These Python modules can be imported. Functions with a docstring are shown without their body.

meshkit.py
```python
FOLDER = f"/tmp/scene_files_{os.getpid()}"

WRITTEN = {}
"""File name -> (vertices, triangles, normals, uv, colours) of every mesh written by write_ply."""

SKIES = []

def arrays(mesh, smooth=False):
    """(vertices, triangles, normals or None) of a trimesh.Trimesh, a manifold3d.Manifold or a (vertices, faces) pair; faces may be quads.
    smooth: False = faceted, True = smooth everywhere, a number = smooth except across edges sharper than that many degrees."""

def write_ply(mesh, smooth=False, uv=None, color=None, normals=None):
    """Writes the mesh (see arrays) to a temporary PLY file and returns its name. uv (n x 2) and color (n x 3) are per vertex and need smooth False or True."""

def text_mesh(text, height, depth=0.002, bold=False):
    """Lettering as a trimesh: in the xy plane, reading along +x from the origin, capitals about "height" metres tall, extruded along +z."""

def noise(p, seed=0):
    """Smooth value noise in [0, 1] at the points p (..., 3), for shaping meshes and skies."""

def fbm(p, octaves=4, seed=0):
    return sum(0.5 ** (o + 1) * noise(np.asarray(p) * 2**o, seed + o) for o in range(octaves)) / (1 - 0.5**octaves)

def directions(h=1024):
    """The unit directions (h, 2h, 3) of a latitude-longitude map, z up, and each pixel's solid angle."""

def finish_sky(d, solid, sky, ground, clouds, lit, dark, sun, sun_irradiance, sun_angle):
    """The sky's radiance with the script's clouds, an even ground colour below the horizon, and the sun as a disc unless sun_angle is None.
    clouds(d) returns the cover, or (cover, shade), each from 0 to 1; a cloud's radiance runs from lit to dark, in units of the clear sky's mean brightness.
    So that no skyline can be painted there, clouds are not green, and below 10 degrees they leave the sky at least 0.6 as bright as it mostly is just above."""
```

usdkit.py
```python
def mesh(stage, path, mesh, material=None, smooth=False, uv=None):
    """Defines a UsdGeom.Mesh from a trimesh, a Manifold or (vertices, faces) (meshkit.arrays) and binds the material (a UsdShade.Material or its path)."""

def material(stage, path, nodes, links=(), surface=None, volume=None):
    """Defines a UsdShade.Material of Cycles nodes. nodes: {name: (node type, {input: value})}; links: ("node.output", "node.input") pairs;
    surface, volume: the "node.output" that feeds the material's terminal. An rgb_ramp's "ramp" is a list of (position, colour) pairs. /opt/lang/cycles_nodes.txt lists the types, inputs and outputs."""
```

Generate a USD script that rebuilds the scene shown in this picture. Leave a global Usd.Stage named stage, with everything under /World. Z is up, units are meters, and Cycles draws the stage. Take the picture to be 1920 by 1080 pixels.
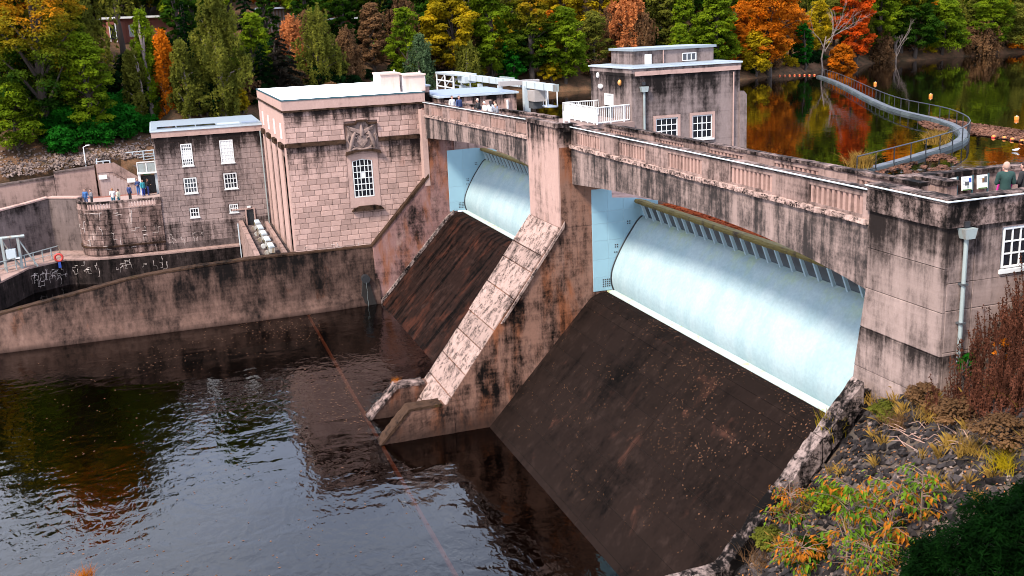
import math, random, numpy as np, trimesh, manifold3d, usdkit, meshkit
from shapely.geometry import Polygon, box as sbox
from pxr import Usd, UsdGeom, UsdLux, UsdShade, Gf, Sdf, Vt
PI = math.pi
stage = Usd.Stage.CreateInMemory()
UsdGeom.SetStageUpAxis(stage, UsdGeom.Tokens.z); UsdGeom.SetStageMetersPerUnit(stage, 1.0)
UsdGeom.Xform.Define(stage, '/World'); UsdGeom.Scope.Define(stage, '/World/Looks')
# ------------------------------------------------------------------ camera, sky, sun, exposure
CAM = np.array([27.8844, -21.34098, 22.50652]); YAW, PITCH, ROLL = 0.314472927, 0.249398088, -0.044526744; FPX = 1948.1311
EXPOSURE = 2.4
SKY_STRENGTH, CLOUD = 0.06, 0.75
SUN_EL, SUN_AZ = math.radians(48), math.radians(150)       # azimuth = atan2(x, y) of the direction towards the sun
SUN_INTENSITY, SUN_ANGLE = 0.4, 11.0
_f = np.array([-math.cos(YAW)*math.cos(PITCH), math.sin(YAW)*math.cos(PITCH), -math.sin(PITCH)])
_r0 = np.cross(_f, [0, 0, 1]); _r0 /= np.linalg.norm(_r0); _u0 = np.cross(_r0, _f)
_r = math.cos(ROLL)*_r0 + math.sin(ROLL)*_u0; _u = -math.sin(ROLL)*_r0 + math.cos(ROLL)*_u0
cam = UsdGeom.Camera.Define(stage, '/World/camera')
M = Gf.Matrix4d(*_r, 0, *_u, 0, *(-_f), 0, *CAM, 1)
cam.AddTransformOp().Set(M)
cam.CreateHorizontalApertureAttr(36.0); cam.CreateVerticalApertureAttr(20.25); cam.CreateFocalLengthAttr(36.0*FPX/1920)
cam.CreateClippingRangeAttr(Gf.Vec2f(0.1, 3000)); cam.CreateExposureAttr(EXPOSURE)


class Sock(str):
    pass


class G:
    """a little builder of Cycles node graphs"""
    def __init__(s): s.nodes, s.links, s.i = {}, [], 0
    def n(s, kind, out=None, **kw):
        s.i += 1; name = f'n{s.i}'; inp = {}
        for k, v in kw.items():
            if isinstance(v, Sock): s.links.append((str(v), f'{name}.{k}'))
            else: inp[k] = v
        s.nodes[name] = (kind, inp)
        out = out or {'noise_texture': 'fac', 'voronoi_texture': 'distance', 'mapping': 'vector', 'rgb_ramp': 'color', 'math': 'value', 'mix_color': 'result', 'geometry': 'position', 'map_range': 'result', 'bump': 'normal', 'separate_xyz': 'x', 'object_info': 'random', 'principled_bsdf': 'BSDF', 'wave_texture': 'fac', 'combine_xyz': 'vector', 'fresnel': 'fac', 'glossy_bsdf': 'BSDF', 'transparent_bsdf': 'BSDF', 'translucent_bsdf': 'BSDF', 'diffuse_bsdf': 'BSDF', 'mix_closure': 'closure', 'sky_texture': 'color', 'background_shader': 'background', 'hsv': 'color', 'vector_math': 'vector', 'texture_coordinate': 'generated'}[kind]
        return Sock(f'{name}.{out}')
    def o(s, sock, out): return Sock(sock.split('.')[0] + '.' + out)
    def noise(s, P, scale, sc=(1, 1, 1), detail=4, rough=.55, dist=0., rot=(0, 0, 0)):
        if sc != (1, 1, 1) or rot != (0, 0, 0): P = s.n('mapping', vector=P, scale=sc, rotation=rot)
        return s.n('noise_texture', vector=P, scale=float(scale), detail=float(detail), roughness=rough, distortion=dist)
    def m(s, t, a, b=0., c=0., clamp=False): return s.n('math', math_type=t, value1=a, value2=b, value3=c, use_clamp=clamp)
    def rng(s, v, a, b, lo=0., hi=1.): return s.n('map_range', value=v, from_min=a, from_max=b, to_min=lo, to_max=hi, clamp=True, range_type='smoothstep')
    def mix(s, f, a, b, t='mix'): return s.n('mix_color', fac=f, a=a, b=b, blend_type=t)
    def make(s, name, surf): return usdkit.material(stage, f'/World/Looks/{name}', s.nodes, s.links, surface=surf)


# ---- sky dome
dome = UsdLux.DomeLight.Define(stage, '/World/sky')
g = G()
sk = g.n('sky_texture', sky_type='single_scattering', sun_disc=False, sun_elevation=SUN_EL, sun_rotation=SUN_AZ, altitude=100., air_density=1., aerosol_density=1., ozone_density=1.)
gd = g.n('texture_coordinate')
cl = g.noise(gd, 2.2, (1, 1, 2.2), 6, .6, .3)
clcol = g.n('rgb_ramp', fac=cl, ramp=[(.3, (4.4, 5.1, 7.2)), (.5, (7.2, 8.0, 10.2)), (.7, (11.6, 11.9, 12.9))])
mx = g.mix(CLOUD, sk, clcol)
bgm = g.make('sky_clouds', g.n('background_shader', color=mx, strength=SKY_STRENGTH))
UsdShade.MaterialBindingAPI.Apply(dome.GetPrim()).Bind(bgm)
dome.GetPrim().SetCustomDataByKey('kind', 'structure'); dome.GetPrim().SetCustomDataByKey('label', 'pale overcast sky above the wooded hill'); dome.GetPrim().SetCustomDataByKey('category', 'sky')
# ---- soft sun behind thin cloud
sun = UsdLux.DistantLight.Define(stage, '/World/sun')
sd = np.array([math.sin(SUN_AZ)*math.cos(SUN_EL), math.cos(SUN_AZ)*math.cos(SUN_EL), math.sin(SUN_EL)])
sun.CreateIntensityAttr(SUN_INTENSITY); sun.CreateAngleAttr(SUN_ANGLE); sun.CreateNormalizeAttr(True); sun.CreateColorAttr(Gf.Vec3f(1, .90, .78))
zx = np.cross([0, 0, 1], sd); zx /= np.linalg.norm(zx); zy = np.cross(sd, zx)
sun.AddTransformOp().Set(Gf.Matrix4d(*zx, 0, *zy, 0, *sd, 0, 0, 0, 0, 1))

# ------------------------------------------------------------------ measuring: a sight line of the survey photograph meets a real plane
def sight(px, py): return _f + _r*((px-960)/FPX) - _u*((py-540)/FPX)
def AX(px, py, v): d = sight(px, py); return CAM + d*(v-CAM[0])/d[0]
def AY(px, py, v): d = sight(px, py); return CAM + d*(v-CAM[1])/d[1]
def AZ(px, py, v): d = sight(px, py); return CAM + d*(v-CAM[2])/d[2]

# ------------------------------------------------------------------ prims
used = {}
def numbered(parent, name):
    k = (parent, name); used[k] = used.get(k, -1) + 1
    return f'{parent}/{name}' if used[k] == 0 else f'{parent}/{name}_{used[k]:03d}'
def P_(p): return p if isinstance(p, str) else str(p.GetPath())
def tag(prim, label=None, cat=None, group=None, kind=None):
    prim = prim.GetPrim() if hasattr(prim, 'GetPrim') else prim
    for k, v in (('label', label), ('category', cat), ('group', group), ('kind', kind)):
        if v: prim.SetCustomDataByKey(k, v)
    return prim
def obj(name, mesh, mat, parent='/World', smooth=False, label=None, kind=None):
    if isinstance(mesh, MB): mesh = mesh.get()
    m = usdkit.mesh(stage, numbered(P_(parent), name), mesh, mat, smooth=smooth)
    if label or kind: tag(m, label, None, None, kind)
    return m.GetPrim()
def thing(name, label, cat, loc=(0, 0, 0), rotz=0., scale=None, group=None, kind=None):
    x = UsdGeom.Xform.Define(stage, numbered('/World', name))
    x.AddTranslateOp().Set(Gf.Vec3d(*map(float, loc))); x.AddRotateZOp().Set(math.degrees(rotz))
    x.AddScaleOp().Set(Gf.Vec3f(*map(float, scale if scale is not None else (1, 1, 1))))
    return tag(x.GetPrim(), label, cat, group, kind)
def dup(src, label, loc, rotz=0., scale=None, group=None):
    d = src.GetCustomData(); base = src.GetName().rstrip('0123456789').rstrip('_')
    x = UsdGeom.Xform.Define(stage, numbered('/World', base))
    x.AddTranslateOp().Set(Gf.Vec3d(*map(float, loc))); x.AddRotateZOp().Set(math.degrees(rotz))
    x.AddScaleOp().Set(Gf.Vec3f(*map(float, scale if scale is not None else (1, 1, 1))))
    p = x.GetPrim(); p.GetReferences().AddInternalReference(src.GetPath()); p.SetInstanceable(True)
    return tag(p, label, d.get('category'), group or d.get('group'))


class MB:
    """collects pieces that become ONE mesh"""
    def __init__(s): s.v, s.f, s.n = [], [], 0
    def add(s, v, f):
        v = np.asarray(v, float); f = np.asarray(f, int)
        if f.shape[1] == 4: f = np.vstack([f[:, [0, 1, 2]], f[:, [0, 2, 3]]])
        s.v.append(v); s.f.append(f + s.n); s.n += len(v); return s
    def tm(s, m): return s.add(m.vertices, m.faces)
    def box(s, x0, x1, y0, y1, z0, z1):
        v = np.array([[x, y, z] for x in (x0, x1) for y in (y0, y1) for z in (z0, z1)])
        return s.add(v, [[0, 1, 3, 2], [4, 6, 7, 5], [0, 4, 5, 1], [2, 3, 7, 6], [0, 2, 6, 4], [1, 5, 7, 3]])
    def prism(s, poly, a, b, axis='x'):
        """polygon extruded along an axis; poly in the other two coordinates, (y,z), (x,z) or (x,y)"""
        m = trimesh.creation.extrude_polygon(Polygon(poly).buffer(0), 1.0, engine='earcut')
        v = m.vertices; t = a + v[:, 2]*(b-a); i = 'xyz'.index(axis)
        w = np.insert(v[:, :2], i, t, axis=1); f = m.faces
        if np.dot(np.cross(w[f[:, 1]]-w[f[:, 0]], w[f[:, 2]]-w[f[:, 0]]).ravel(), (w[f[:, 0]]-w.mean(0)).ravel()) < 0: f = f[:, ::-1]
        return s.add(w, f)
    def tube(s, pts, r, n=8, caps=True):
        pts = np.asarray(pts, float); r = np.broadcast_to(r, len(pts)); k = len(pts)
        t = np.gradient(pts, axis=0); t /= np.linalg.norm(t, axis=1, keepdims=True) + 1e-9
        up = np.array([0, 0, 1.]) if abs(t[:, 2]).mean() < .8 else np.array([1., 0, 0])
        a = np.cross(t, up); a /= np.linalg.norm(a, axis=1, keepdims=True) + 1e-9; b = np.cross(t, a)
        th = np.arange(n)*2*PI/n
        v = (pts[:, None] + r[:, None, None]*(np.cos(th)[None, :, None]*a[:, None] + np.sin(th)[None, :, None]*b[:, None])).reshape(-1, 3)
        f = [[i*n+j, i*n+(j+1) % n, (i+1)*n+(j+1) % n, (i+1)*n+j] for i in range(k-1) for j in range(n)]
        s.add(v, f)
        if caps and n > 2:
            v2 = np.vstack([v[:n], v[-n:]])
            s.add(v2, [[0, j, j+1] for j in range(1, n-1)] + [[n, n+j+1, n+j] for j in range(1, n-1)])
        return s
    def quads(s, c, a, b):
        """many rhombic leaves: centres c, half axes a and b, (n,3) each"""
        n = len(c); v = np.stack([c-a, c+b, c+a, c-b], 1).reshape(-1, 3)
        return s.add(v, np.arange(4*n).reshape(n, 4))
    def get(s): return trimesh.Trimesh(np.vstack(s.v), np.vstack(s.f), process=False)


def rough(mesh, size=.25, amp=.02, fr=2.5, seed=0, weld=True):
    """splits a mesh into small faces and wears its surface unevenly"""
    if isinstance(mesh, MB): mesh = mesh.get()
    m = trimesh.Trimesh(mesh.vertices, mesh.faces, process=True)
    v, f = trimesh.remesh.subdivide_to_size(m.vertices, m.faces, size, max_iter=12)
    m = trimesh.Trimesh(v, f, process=True)
    p = m.vertices*fr
    d = np.stack([meshkit.fbm(p, 3, seed+k) - .45 for k in range(3)], 1)*2*amp
    m.vertices = m.vertices + d
    return m


def facing(mesh):
    return mesh
exec_order = None

# ------------------------------------------------------------------ materials
def concrete(name, base, dark, light=None, rust=None, dark_lo=.42, dark_hi=.68, rust_lo=.58, rust_hi=.75, streak=1., spec=.06, speck=0., bands=(), bump=.25, rnd=0., orient='z', light_amt=.5, slope_rot=0., low=None):
    """weathered concrete: blotches, run-down streaks, board marks, grain; bands = (z top, depth, strength) of grime below a ledge"""
    sc_ = lambda c: (c[0]*.71, c[1]*.655, c[2]*.625) if c else c
    dk_ = lambda c: (c[0]*.21, c[1]*.185, c[2]*.175)
    base, dark, light, rust = sc_(base), dk_(dark), sc_(light or tuple(min(1, c*1.35) for c in base)), sc_(rust)
    if low: low = (low[0], low[1], sc_(low[2]), *low[3:])
    g = G(); P = g.n('geometry')
    blot = g.noise(P, .32, detail=5, rough=.55)
    if orient == 'z': st = g.m('add', g.m('multiply', g.noise(P, 1.0, (.8, .8, .06), 4, .55), .62), g.m('multiply', g.noise(P, 1.0, (3.6, 3.6, .16), 4, .65), .38))
    else: st = g.noise(P, 1.0, (1.5, .13, .13), 6, .65)
    fine = g.noise(P, 7., detail=8, rough=.78); mid = g.noise(P, 2.3, (1, 1, .55), 6, .72)
    brd = g.noise(P, 1.0, (.12, .12, 5.5), 3, .6)
    k = g.m('add', g.m('multiply', st, .68*streak), g.m('multiply', blot, 1-.68*streak))
    k = g.m('add', k, g.m('multiply', g.m('subtract', fine, .5), .24))
    k = g.m('add', k, g.m('multiply', g.m('subtract', mid, .5), .42))
    k = g.m('add', k, g.m('multiply', g.m('subtract', brd, .5), .12))
    if bands:
        z = g.o(g.n('separate_xyz', vector=P), 'z')
        for zt, dep, amt in bands:
            up = g.m('less_than', z, zt)
            fall = g.rng(z, zt-dep, zt)
            k = g.m('add', k, g.m('multiply', g.m('multiply', up, fall), g.m('multiply', st, amt)))
    dk = g.rng(k, dark_lo-.02, dark_hi+.03)
    lt = g.rng(g.noise(P, 1.4, (1, 1, .35), 5, .7), .5, .75)
    col = g.mix(g.m('multiply', lt, light_amt), base, light)
    if rust:
        rr = g.noise(P, .55, (1.2, 1.2, .4), 5, .6, .4)
        col = g.mix(g.m('multiply', g.rng(rr, rust_lo, rust_hi), .85), col, rust)
    col = g.mix(dk, col, dark)
    if speck:
        sp = g.n('voronoi_texture', vector=P, scale=5.5); s2 = g.noise(P, 2.2, detail=6, rough=.75)
        spm = g.m('multiply', g.rng(s2, .47, .6), speck)
        spm = g.m('multiply', spm, g.rng(g.noise(P, 13., detail=3, rough=.7), .38, .52))
        col = g.mix(spm, col, dark)
    grain = g.m('add', .72, g.m('multiply', fine, .56))
    col = g.mix(1.0, col, g.n('combine_xyz', x=grain, y=grain, z=grain), 'multiply')
    if rnd:
        q = g.n('object_info'); q = g.m('add', 1-rnd/2, g.m('multiply', q, rnd))
        col = g.mix(1.0, col, g.n('combine_xyz', x=q, y=q, z=q), 'multiply')
    if low:   # wet, algae-stained foot near the water line
        z = g.o(g.n('separate_xyz', vector=P), 'z')
        wet = g.rng(g.m('add', z, g.m('multiply', g.m('subtract', blot, .5), low[1]*1.2)), low[0]+low[1], low[0])
        col = g.mix(g.m('multiply', wet, low[3] if len(low) > 3 else .9), col, low[2])
    h = g.m('add', g.m('multiply', fine, .6), g.m('multiply', brd, .4))
    bp = g.n('bump', height=h, strength=bump, distance=.06)
    return g.make(name, g.n('principled_bsdf', base_color=col, roughness=.9, specular_ior_level=spec, normal=bp))

def plain(name, col, rough=.6, metallic=0., var=.25, scale=3., bump=.05, dirt=None, dirt_lo=.5, dirt_hi=.7, spec=.4, rnd=0.):
    g = G(); P = g.n('geometry')
    n1 = g.noise(P, scale, detail=5, rough=.6)
    q = g.m('add', 1-var/2, g.m('multiply', n1, var))
    if name != 'white_roof_membrane': col = tuple(q*.74 for q in col)
    c = g.mix(1.0, tuple(col), g.n('combine_xyz', x=q, y=q, z=q), 'multiply')
    if dirt: c = g.mix(g.rng(g.noise(P, 1.0, (2, 2, .25), 5, .65), dirt_lo, dirt_hi), c, dirt)
    if rnd:
        q = g.n('object_info'); q = g.m('add', 1-rnd/2, g.m('multiply', q, rnd))
        c = g.mix(1.0, c, g.n('combine_xyz', x=q, y=q, z=q), 'multiply')
    bp = g.n('bump', height=g.noise(P, 18., detail=3), strength=bump, distance=.02)
    return g.make(name, g.n('principled_bsdf', base_color=c, roughness=rough, metallic=metallic, specular_ior_level=spec, normal=bp))

PINK = (.42, .265, .225); DARK = (.035, .028, .026); RUST = (.27, .10, .045)
C = {}
C['beam'] = concrete('beam_concrete', (.33, .255, .235), (.12, .112, .112), light=(.54, .42, .38), dark_lo=.38, dark_hi=.57, streak=1.15)
C['parapet'] = concrete('parapet_concrete', (.37, .27, .245), (.055, .046, .044), dark_lo=.40, dark_hi=.64, rnd=.25)
C['baluster'] = concrete('baluster_concrete', (.40, .27, .235), (.06, .045, .04), dark_lo=.48, dark_hi=.72, rnd=.25)
C['coping'] = concrete('coping_concrete', (.33, .25, .23), (.022, .019, .018), dark_lo=.38, dark_hi=.54, speck=.8)
C['ledge'] = concrete('ledge_concrete', (.52, .39, .35), (.02, .016, .015), dark_lo=.52, dark_hi=.66, speck=1.)
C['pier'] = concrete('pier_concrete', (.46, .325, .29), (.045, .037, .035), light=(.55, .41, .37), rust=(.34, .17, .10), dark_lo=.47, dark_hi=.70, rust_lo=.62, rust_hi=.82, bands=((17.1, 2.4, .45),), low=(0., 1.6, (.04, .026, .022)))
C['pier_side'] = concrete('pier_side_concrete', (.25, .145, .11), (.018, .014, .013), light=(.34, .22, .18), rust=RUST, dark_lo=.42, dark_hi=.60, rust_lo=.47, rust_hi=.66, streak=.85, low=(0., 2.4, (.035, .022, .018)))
C['ramp'] = concrete('ramp_concrete', (.38, .285, .255), (.03, .022, .02), light=(.54, .42, .38), dark_lo=.50, dark_hi=.70, speck=.9, rnd=.35, bump=.9)
C['kerb'] = concrete('kerb_concrete', (.30, .24, .225), (.014, .012, .012), light=(.62, .52, .49), dark_lo=.44, dark_hi=.55, speck=1., bump=.7)
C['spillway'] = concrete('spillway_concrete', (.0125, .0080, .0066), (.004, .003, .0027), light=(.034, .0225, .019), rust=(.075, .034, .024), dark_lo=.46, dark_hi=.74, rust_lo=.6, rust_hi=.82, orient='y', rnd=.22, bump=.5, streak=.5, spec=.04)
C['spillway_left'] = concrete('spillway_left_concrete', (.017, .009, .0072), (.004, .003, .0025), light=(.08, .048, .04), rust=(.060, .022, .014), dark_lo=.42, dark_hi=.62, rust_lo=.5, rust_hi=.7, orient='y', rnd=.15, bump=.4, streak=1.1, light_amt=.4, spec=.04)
C['training'] = concrete('training_wall_concrete', (.145, .092, .075), (.02, .017, .017), light=(.23, .15, .125), rust=(.19, .085, .05), dark_lo=.36, dark_hi=.70, streak=.7, bands=((4.9, 4.8, .30),), low=(-.2, .6, (.02, .013, .011), .8))
C['wing'] = concrete('wing_wall_concrete', (.28, .165, .155), (.03, .026, .025), light=(.44, .31, .27), rust=RUST, dark_lo=.42, dark_hi=.62, rust_lo=.46, rust_hi=.64, streak=.6, low=(0., 1., (.03, .02, .016)))
C['wall_dark'] = concrete('river_wall_concrete', (.16, .13, .125), (.032, .028, .028), light=(.26, .21, .20), dark_lo=.42, dark_hi=.66, streak=.7)
C['wall_black'] = concrete('wet_wall_concrete', (.035, .027, .026), (.008, .007, .007), light=(.42, .32, .30), dark_lo=.34, dark_hi=.6, light_amt=.25)
C['retaining'] = concrete('retaining_wall_concrete', (.34, .245, .22), (.06, .05, .047), dark_lo=.46, dark_hi=.72)
C['block'] = concrete('granite_block', (.46, .325, .29), (.075, .058, .055), light=(.60, .44, .40), rust=(.46, .27, .22), dark_lo=.50, dark_hi=.76, streak=.75, bands=((16.45, 1.6, .5), (13.6, 3.6, .42)), rnd=.42, bump=.3, low=(4.8, .5, (.62, .5, .46), .5))
C['office_block'] = concrete('office_stone_block', (.33, .262, .25), (.06, .050, .048), dark_lo=.43, dark_hi=.70, bands=((13.6, 2.8, .5), (5., 3., .2)), rnd=.2)
C['bastion_block'] = concrete('bastion_stone_block', (.235, .165, .148), (.025, .021, .02), light=(.78, .63, .58), dark_lo=.42, dark_hi=.60, rnd=.4, light_amt=.85)
C['mortar'] = plain('dark_mortar', (.17, .10, .08), .95); C['joint'] = plain('dark_spillway_joint', (.012, .009, .008), .95)
C['smooth_stone'] = concrete('dressed_stone', (.47, .335, .30), (.09, .07, .066), dark_lo=.54, dark_hi=.82, streak=.7, rnd=.08)
C['moss'] = concrete('mossy_ledge', (.06, .036, .024), (.014, .011, .009), rust=(.13, .09, .016), dark_lo=.45, dark_hi=.62, bump=1.)
C['carving'] = concrete('carved_stone', (.29, .22, .20), (.045, .036, .033), dark_lo=.43, dark_hi=.62, bump=.4)
C['intake'] = concrete('intake_concrete', (.27, .222, .215), (.045, .040, .040), light=(.38, .31, .30), dark_lo=.40, dark_hi=.68, bands=((18.9, 2.4, .36),))
C['abutment'] = concrete('abutment_concrete', (.33, .26, .24), (.060, .050, .048), light=(.47, .38, .35), dark_lo=.42, dark_hi=.68, bands=((16.2, 2.2, .4), (12.2, .9, .3)), rnd=.24, bump=.4)
C['apron'] = plain('submerged_concrete', (.008, .0045, .0032), .9); C['end_sill'] = plain('submerged_sill_edge', (.62, .38, .26), .9)
C['deck'] = plain('deck_surface', (.24, .16, .14), .9)
C['terrace'] = plain('terrace_paving', (.36, .26, .235), .9)
C['roof_white'] = plain('white_roof_membrane', (.86, .86, .86), .6, var=.10, scale=.5)
C['roof_grey'] = plain('grey_metal_roof', (.24, .28, .31), .5, var=.3)
C['roof_blue'] = plain('slate_blue_roof_sheet', (.22, .27, .36), .45, var=.2)
C['edge_pale'] = plain('pale_metal_edge', (.55, .62, .66), .4, .3)
C['edge_teal'] = plain('dark_metal_edge', (.04, .10, .12), .4, .3)
C['white'] = plain('white_paint', (.78, .78, .76), .5, var=.12, rnd=.06)
C['pontoon_pale'] = plain('pale_weathered_pontoon', (.075, .095, .095), .8, var=.5)
C['pontoon'] = plain('weathered_pontoon', (.045, .06, .062), .7, var=.5)
C['cabinet'] = plain('stained_white_cabinet', (.6, .6, .56), .6, var=.3, dirt=(.2, .15, .1), dirt_lo=.45, dirt_hi=.65)
C['cream'] = plain('cream_render', (.62, .46, .40), .8, var=.3, dirt=(.42, .28, .22))
C['grey_paint'] = plain('pale_grey_paint', (.48, .54, .57), .5, var=.15)
C['greybrown_paint'] = plain('taupe_paint', (.36, .32, .30), .5)
C['black'] = plain('black_metal', (.02, .02, .022), .5)
C['dark_grey'] = plain('dark_grey_metal', (.07, .075, .08), .5)
C['glass'] = plain('dark_window_glass', (.012, .014, .018), .06, spec=.8, var=.1, bump=0.)
C['cable'] = plain('pale_cable', (.62, .66, .66), .5)
C['pipe'] = plain('weathered_downpipe', (.33, .38, .37), .5, .2, dirt=(.2, .14, .1))
C['lamp'] = plain('white_lamp_cover', (.8, .78, .75), .3); C['amber'] = plain('amber_lamp_cover', (.75, .33, .1), .3)
C['red'] = plain('red_plastic', (.5, .04, .03), .5); C['blue'] = plain('blue_paint', (.03, .08, .38), .5)
C['orange'] = plain('orange_buoy_plastic', (.75, .22, .02), .45)
C['brick'] = plain('red_brick_house', (.23, .075, .05), .9, var=.5, scale=6)
C['timber'] = plain('brown_timber', (.17, .09, .045), .85, var=.5)
C['green_paint'] = plain('green_sign_paint', (.03, .25, .10), .5); C['lawn'] = plain('lawn_grass', (.06, .16, .015), .95)
C['bark'] = plain('dark_bark', (.045, .032, .025), .95, var=.6, scale=5, bump=.6)
C['bark_pale'] = plain('pale_bark', (.22, .17, .145), .9, var=.6, scale=5, bump=.4)
C['stem'] = plain('brown_sapling_stem', (.22, .14, .10), .9)
C['twig'] = plain('pale_dry_twig', (.36, .22, .17), .9)

def gate_blue():
    g = G(); P = g.n('geometry'); sx = g.n('separate_xyz', vector=P); z = g.o(sx, 'z')
    base = g.mix(g.rng(g.noise(P, 1., (.8, 1, .12), 5, .6), .35, .65), (.225, .305, .318), (.27, .34, .35))
    col = g.mix(g.m('multiply', g.rng(g.noise(P, 1., (2.6, 1, .15), 5, .7), .58, .75), .22), base, (.28, .42, .46))
    alg = g.m('multiply', g.rng(z, 10.2, 11.3), g.rng(g.noise(P, .8, (1, 1, .6), 6, .7), .46, .66))
    col = g.mix(g.m('multiply', alg, .5), col, (.30, .38, .17))
    seam = g.rng(g.noise(P, 6., (1, 1, 1), 4, .7), .3, .7, .9, 1.04)
    col = g.mix(1., col, g.n('combine_xyz', x=seam, y=seam, z=seam), 'multiply')
    bp = g.n('bump', height=g.noise(P, 1.5, detail=3), strength=.03, distance=.05)
    return g.make('gate_blue_steel', g.n('principled_bsdf', base_color=col, roughness=.65, specular_ior_level=.15, normal=bp))
C['gate'] = gate_blue()
C['plate'] = plain('pale_blue_plate', (0.272, 0.448, 0.528), .5, var=.15, scale=1.2, dirt=(.30, .42, .40), dirt_lo=.62, dirt_hi=.8, rnd=.06)
C['fin'] = plain('pale_blue_fin', (0.368, 0.496, 0.544), .5, var=.15)
C['lip'] = plain('mossy_steel_beam', (.16, .12, .03), .9, var=.6, dirt=(.035, .02, .012), bump=.5)
C['sill'] = plain('pale_sill_strip', (0.496, 0.576, 0.544), .6, var=.3, dirt=(.32, .34, .12), dirt_lo=.55, dirt_hi=.7)
C['rivet'] = plain('dark_rust_holes', (.03, .022, .018), .9)

def water(name, tint, bump_scale, ripples, strength, deep):
    g = G(); P = g.n('geometry')
    patch = g.rng(g.noise(P, .055, detail=2), .40, .62)
    w1 = g.noise(P, ripples, (1.0, 1.5, 1), 2, .5, .6); w2 = g.noise(P, ripples*.28, (1.2, .8, 1), 2, .5, .5)
    h = g.m('add', g.m('multiply', w1, g.m('add', .25, g.m('multiply', patch, .75))), g.m('multiply', w2, 1.5))
    bp = g.n('bump', height=h, strength=strength, distance=bump_scale)
    fr = g.n('fresnel', IOR=1.37 if deep is None else 1.34, normal=bp)
    gl = g.n('glossy_bsdf', color=(1, 1, 1), roughness=.015, normal=bp)
    tr = g.n('transparent_bsdf', color=tint) if not deep else g.n('diffuse_bsdf', color=deep)
    return g.make(name, g.n('mix_closure', fac=fr, closure1=tr, closure2=gl))
C['river'] = water('peaty_river_water', (.22, .125, .08), .055, 1.5, .58, None)
C['lake'] = water('dark_lake_water', (0, 0, 0), .02, 1.6, .22, (.0012, .0006, .0003))

def leafmat(name, cols, trans=.5, clump=.35, spec=.02, zk=0.):
    """foliage: tone varies leaf by leaf and clump by clump"""
    g = G(); P = g.n('texture_coordinate', out='object'); isl = g.o(g.n('geometry'), 'random_per_island')
    q = g.m('add', g.m('multiply', isl, .62), g.m('multiply', g.noise(P, clump, detail=3, rough=.6), 1.15))
    if zk: q = g.m('add', q, g.m('multiply', g.m('subtract', g.o(g.n('separate_xyz', vector=P), 'z'), 7.5), zk))
    k = len(cols); c = g.n('rgb_ramp', fac=g.m('subtract', q, .36), ramp=[(i/(k-1), cc) for i, cc in enumerate(cols)])
    pb = g.n('principled_bsdf', base_color=c, roughness=.7, specular_ior_level=spec)
    tl = g.n('translucent_bsdf', color=c)
    return g.make(name, g.n('mix_closure', fac=trans, closure1=pb, closure2=tl))
Lf = {}
Lf['green'] = leafmat('green_leaves', [(.004, .02, .002), (.035, .085, .006), (.17, .25, .012), (.42, .40, .018)])
Lf['yellowgreen'] = leafmat('yellow_green_leaves', [(.015, .04, .003), (.15, .21, .008), (.48, .46, .014), (.78, .46, .014)])
Lf['olive'] = leafmat('olive_leaves', [(.025, .035, .006), (.15, .15, .02), (.34, .28, .04), (.52, .33, .06)])
Lf['yellow'] = leafmat('yellow_leaves', [(.08, .07, .004), (.40, .28, .008), (.70, .40, .012), (.75, .30, .01)])
Lf['orange'] = leafmat('orange_leaves', [(.12, .035, .004), (.58, .165, .008), (.82, .25, .010), (.85, .36, .018)])
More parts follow.
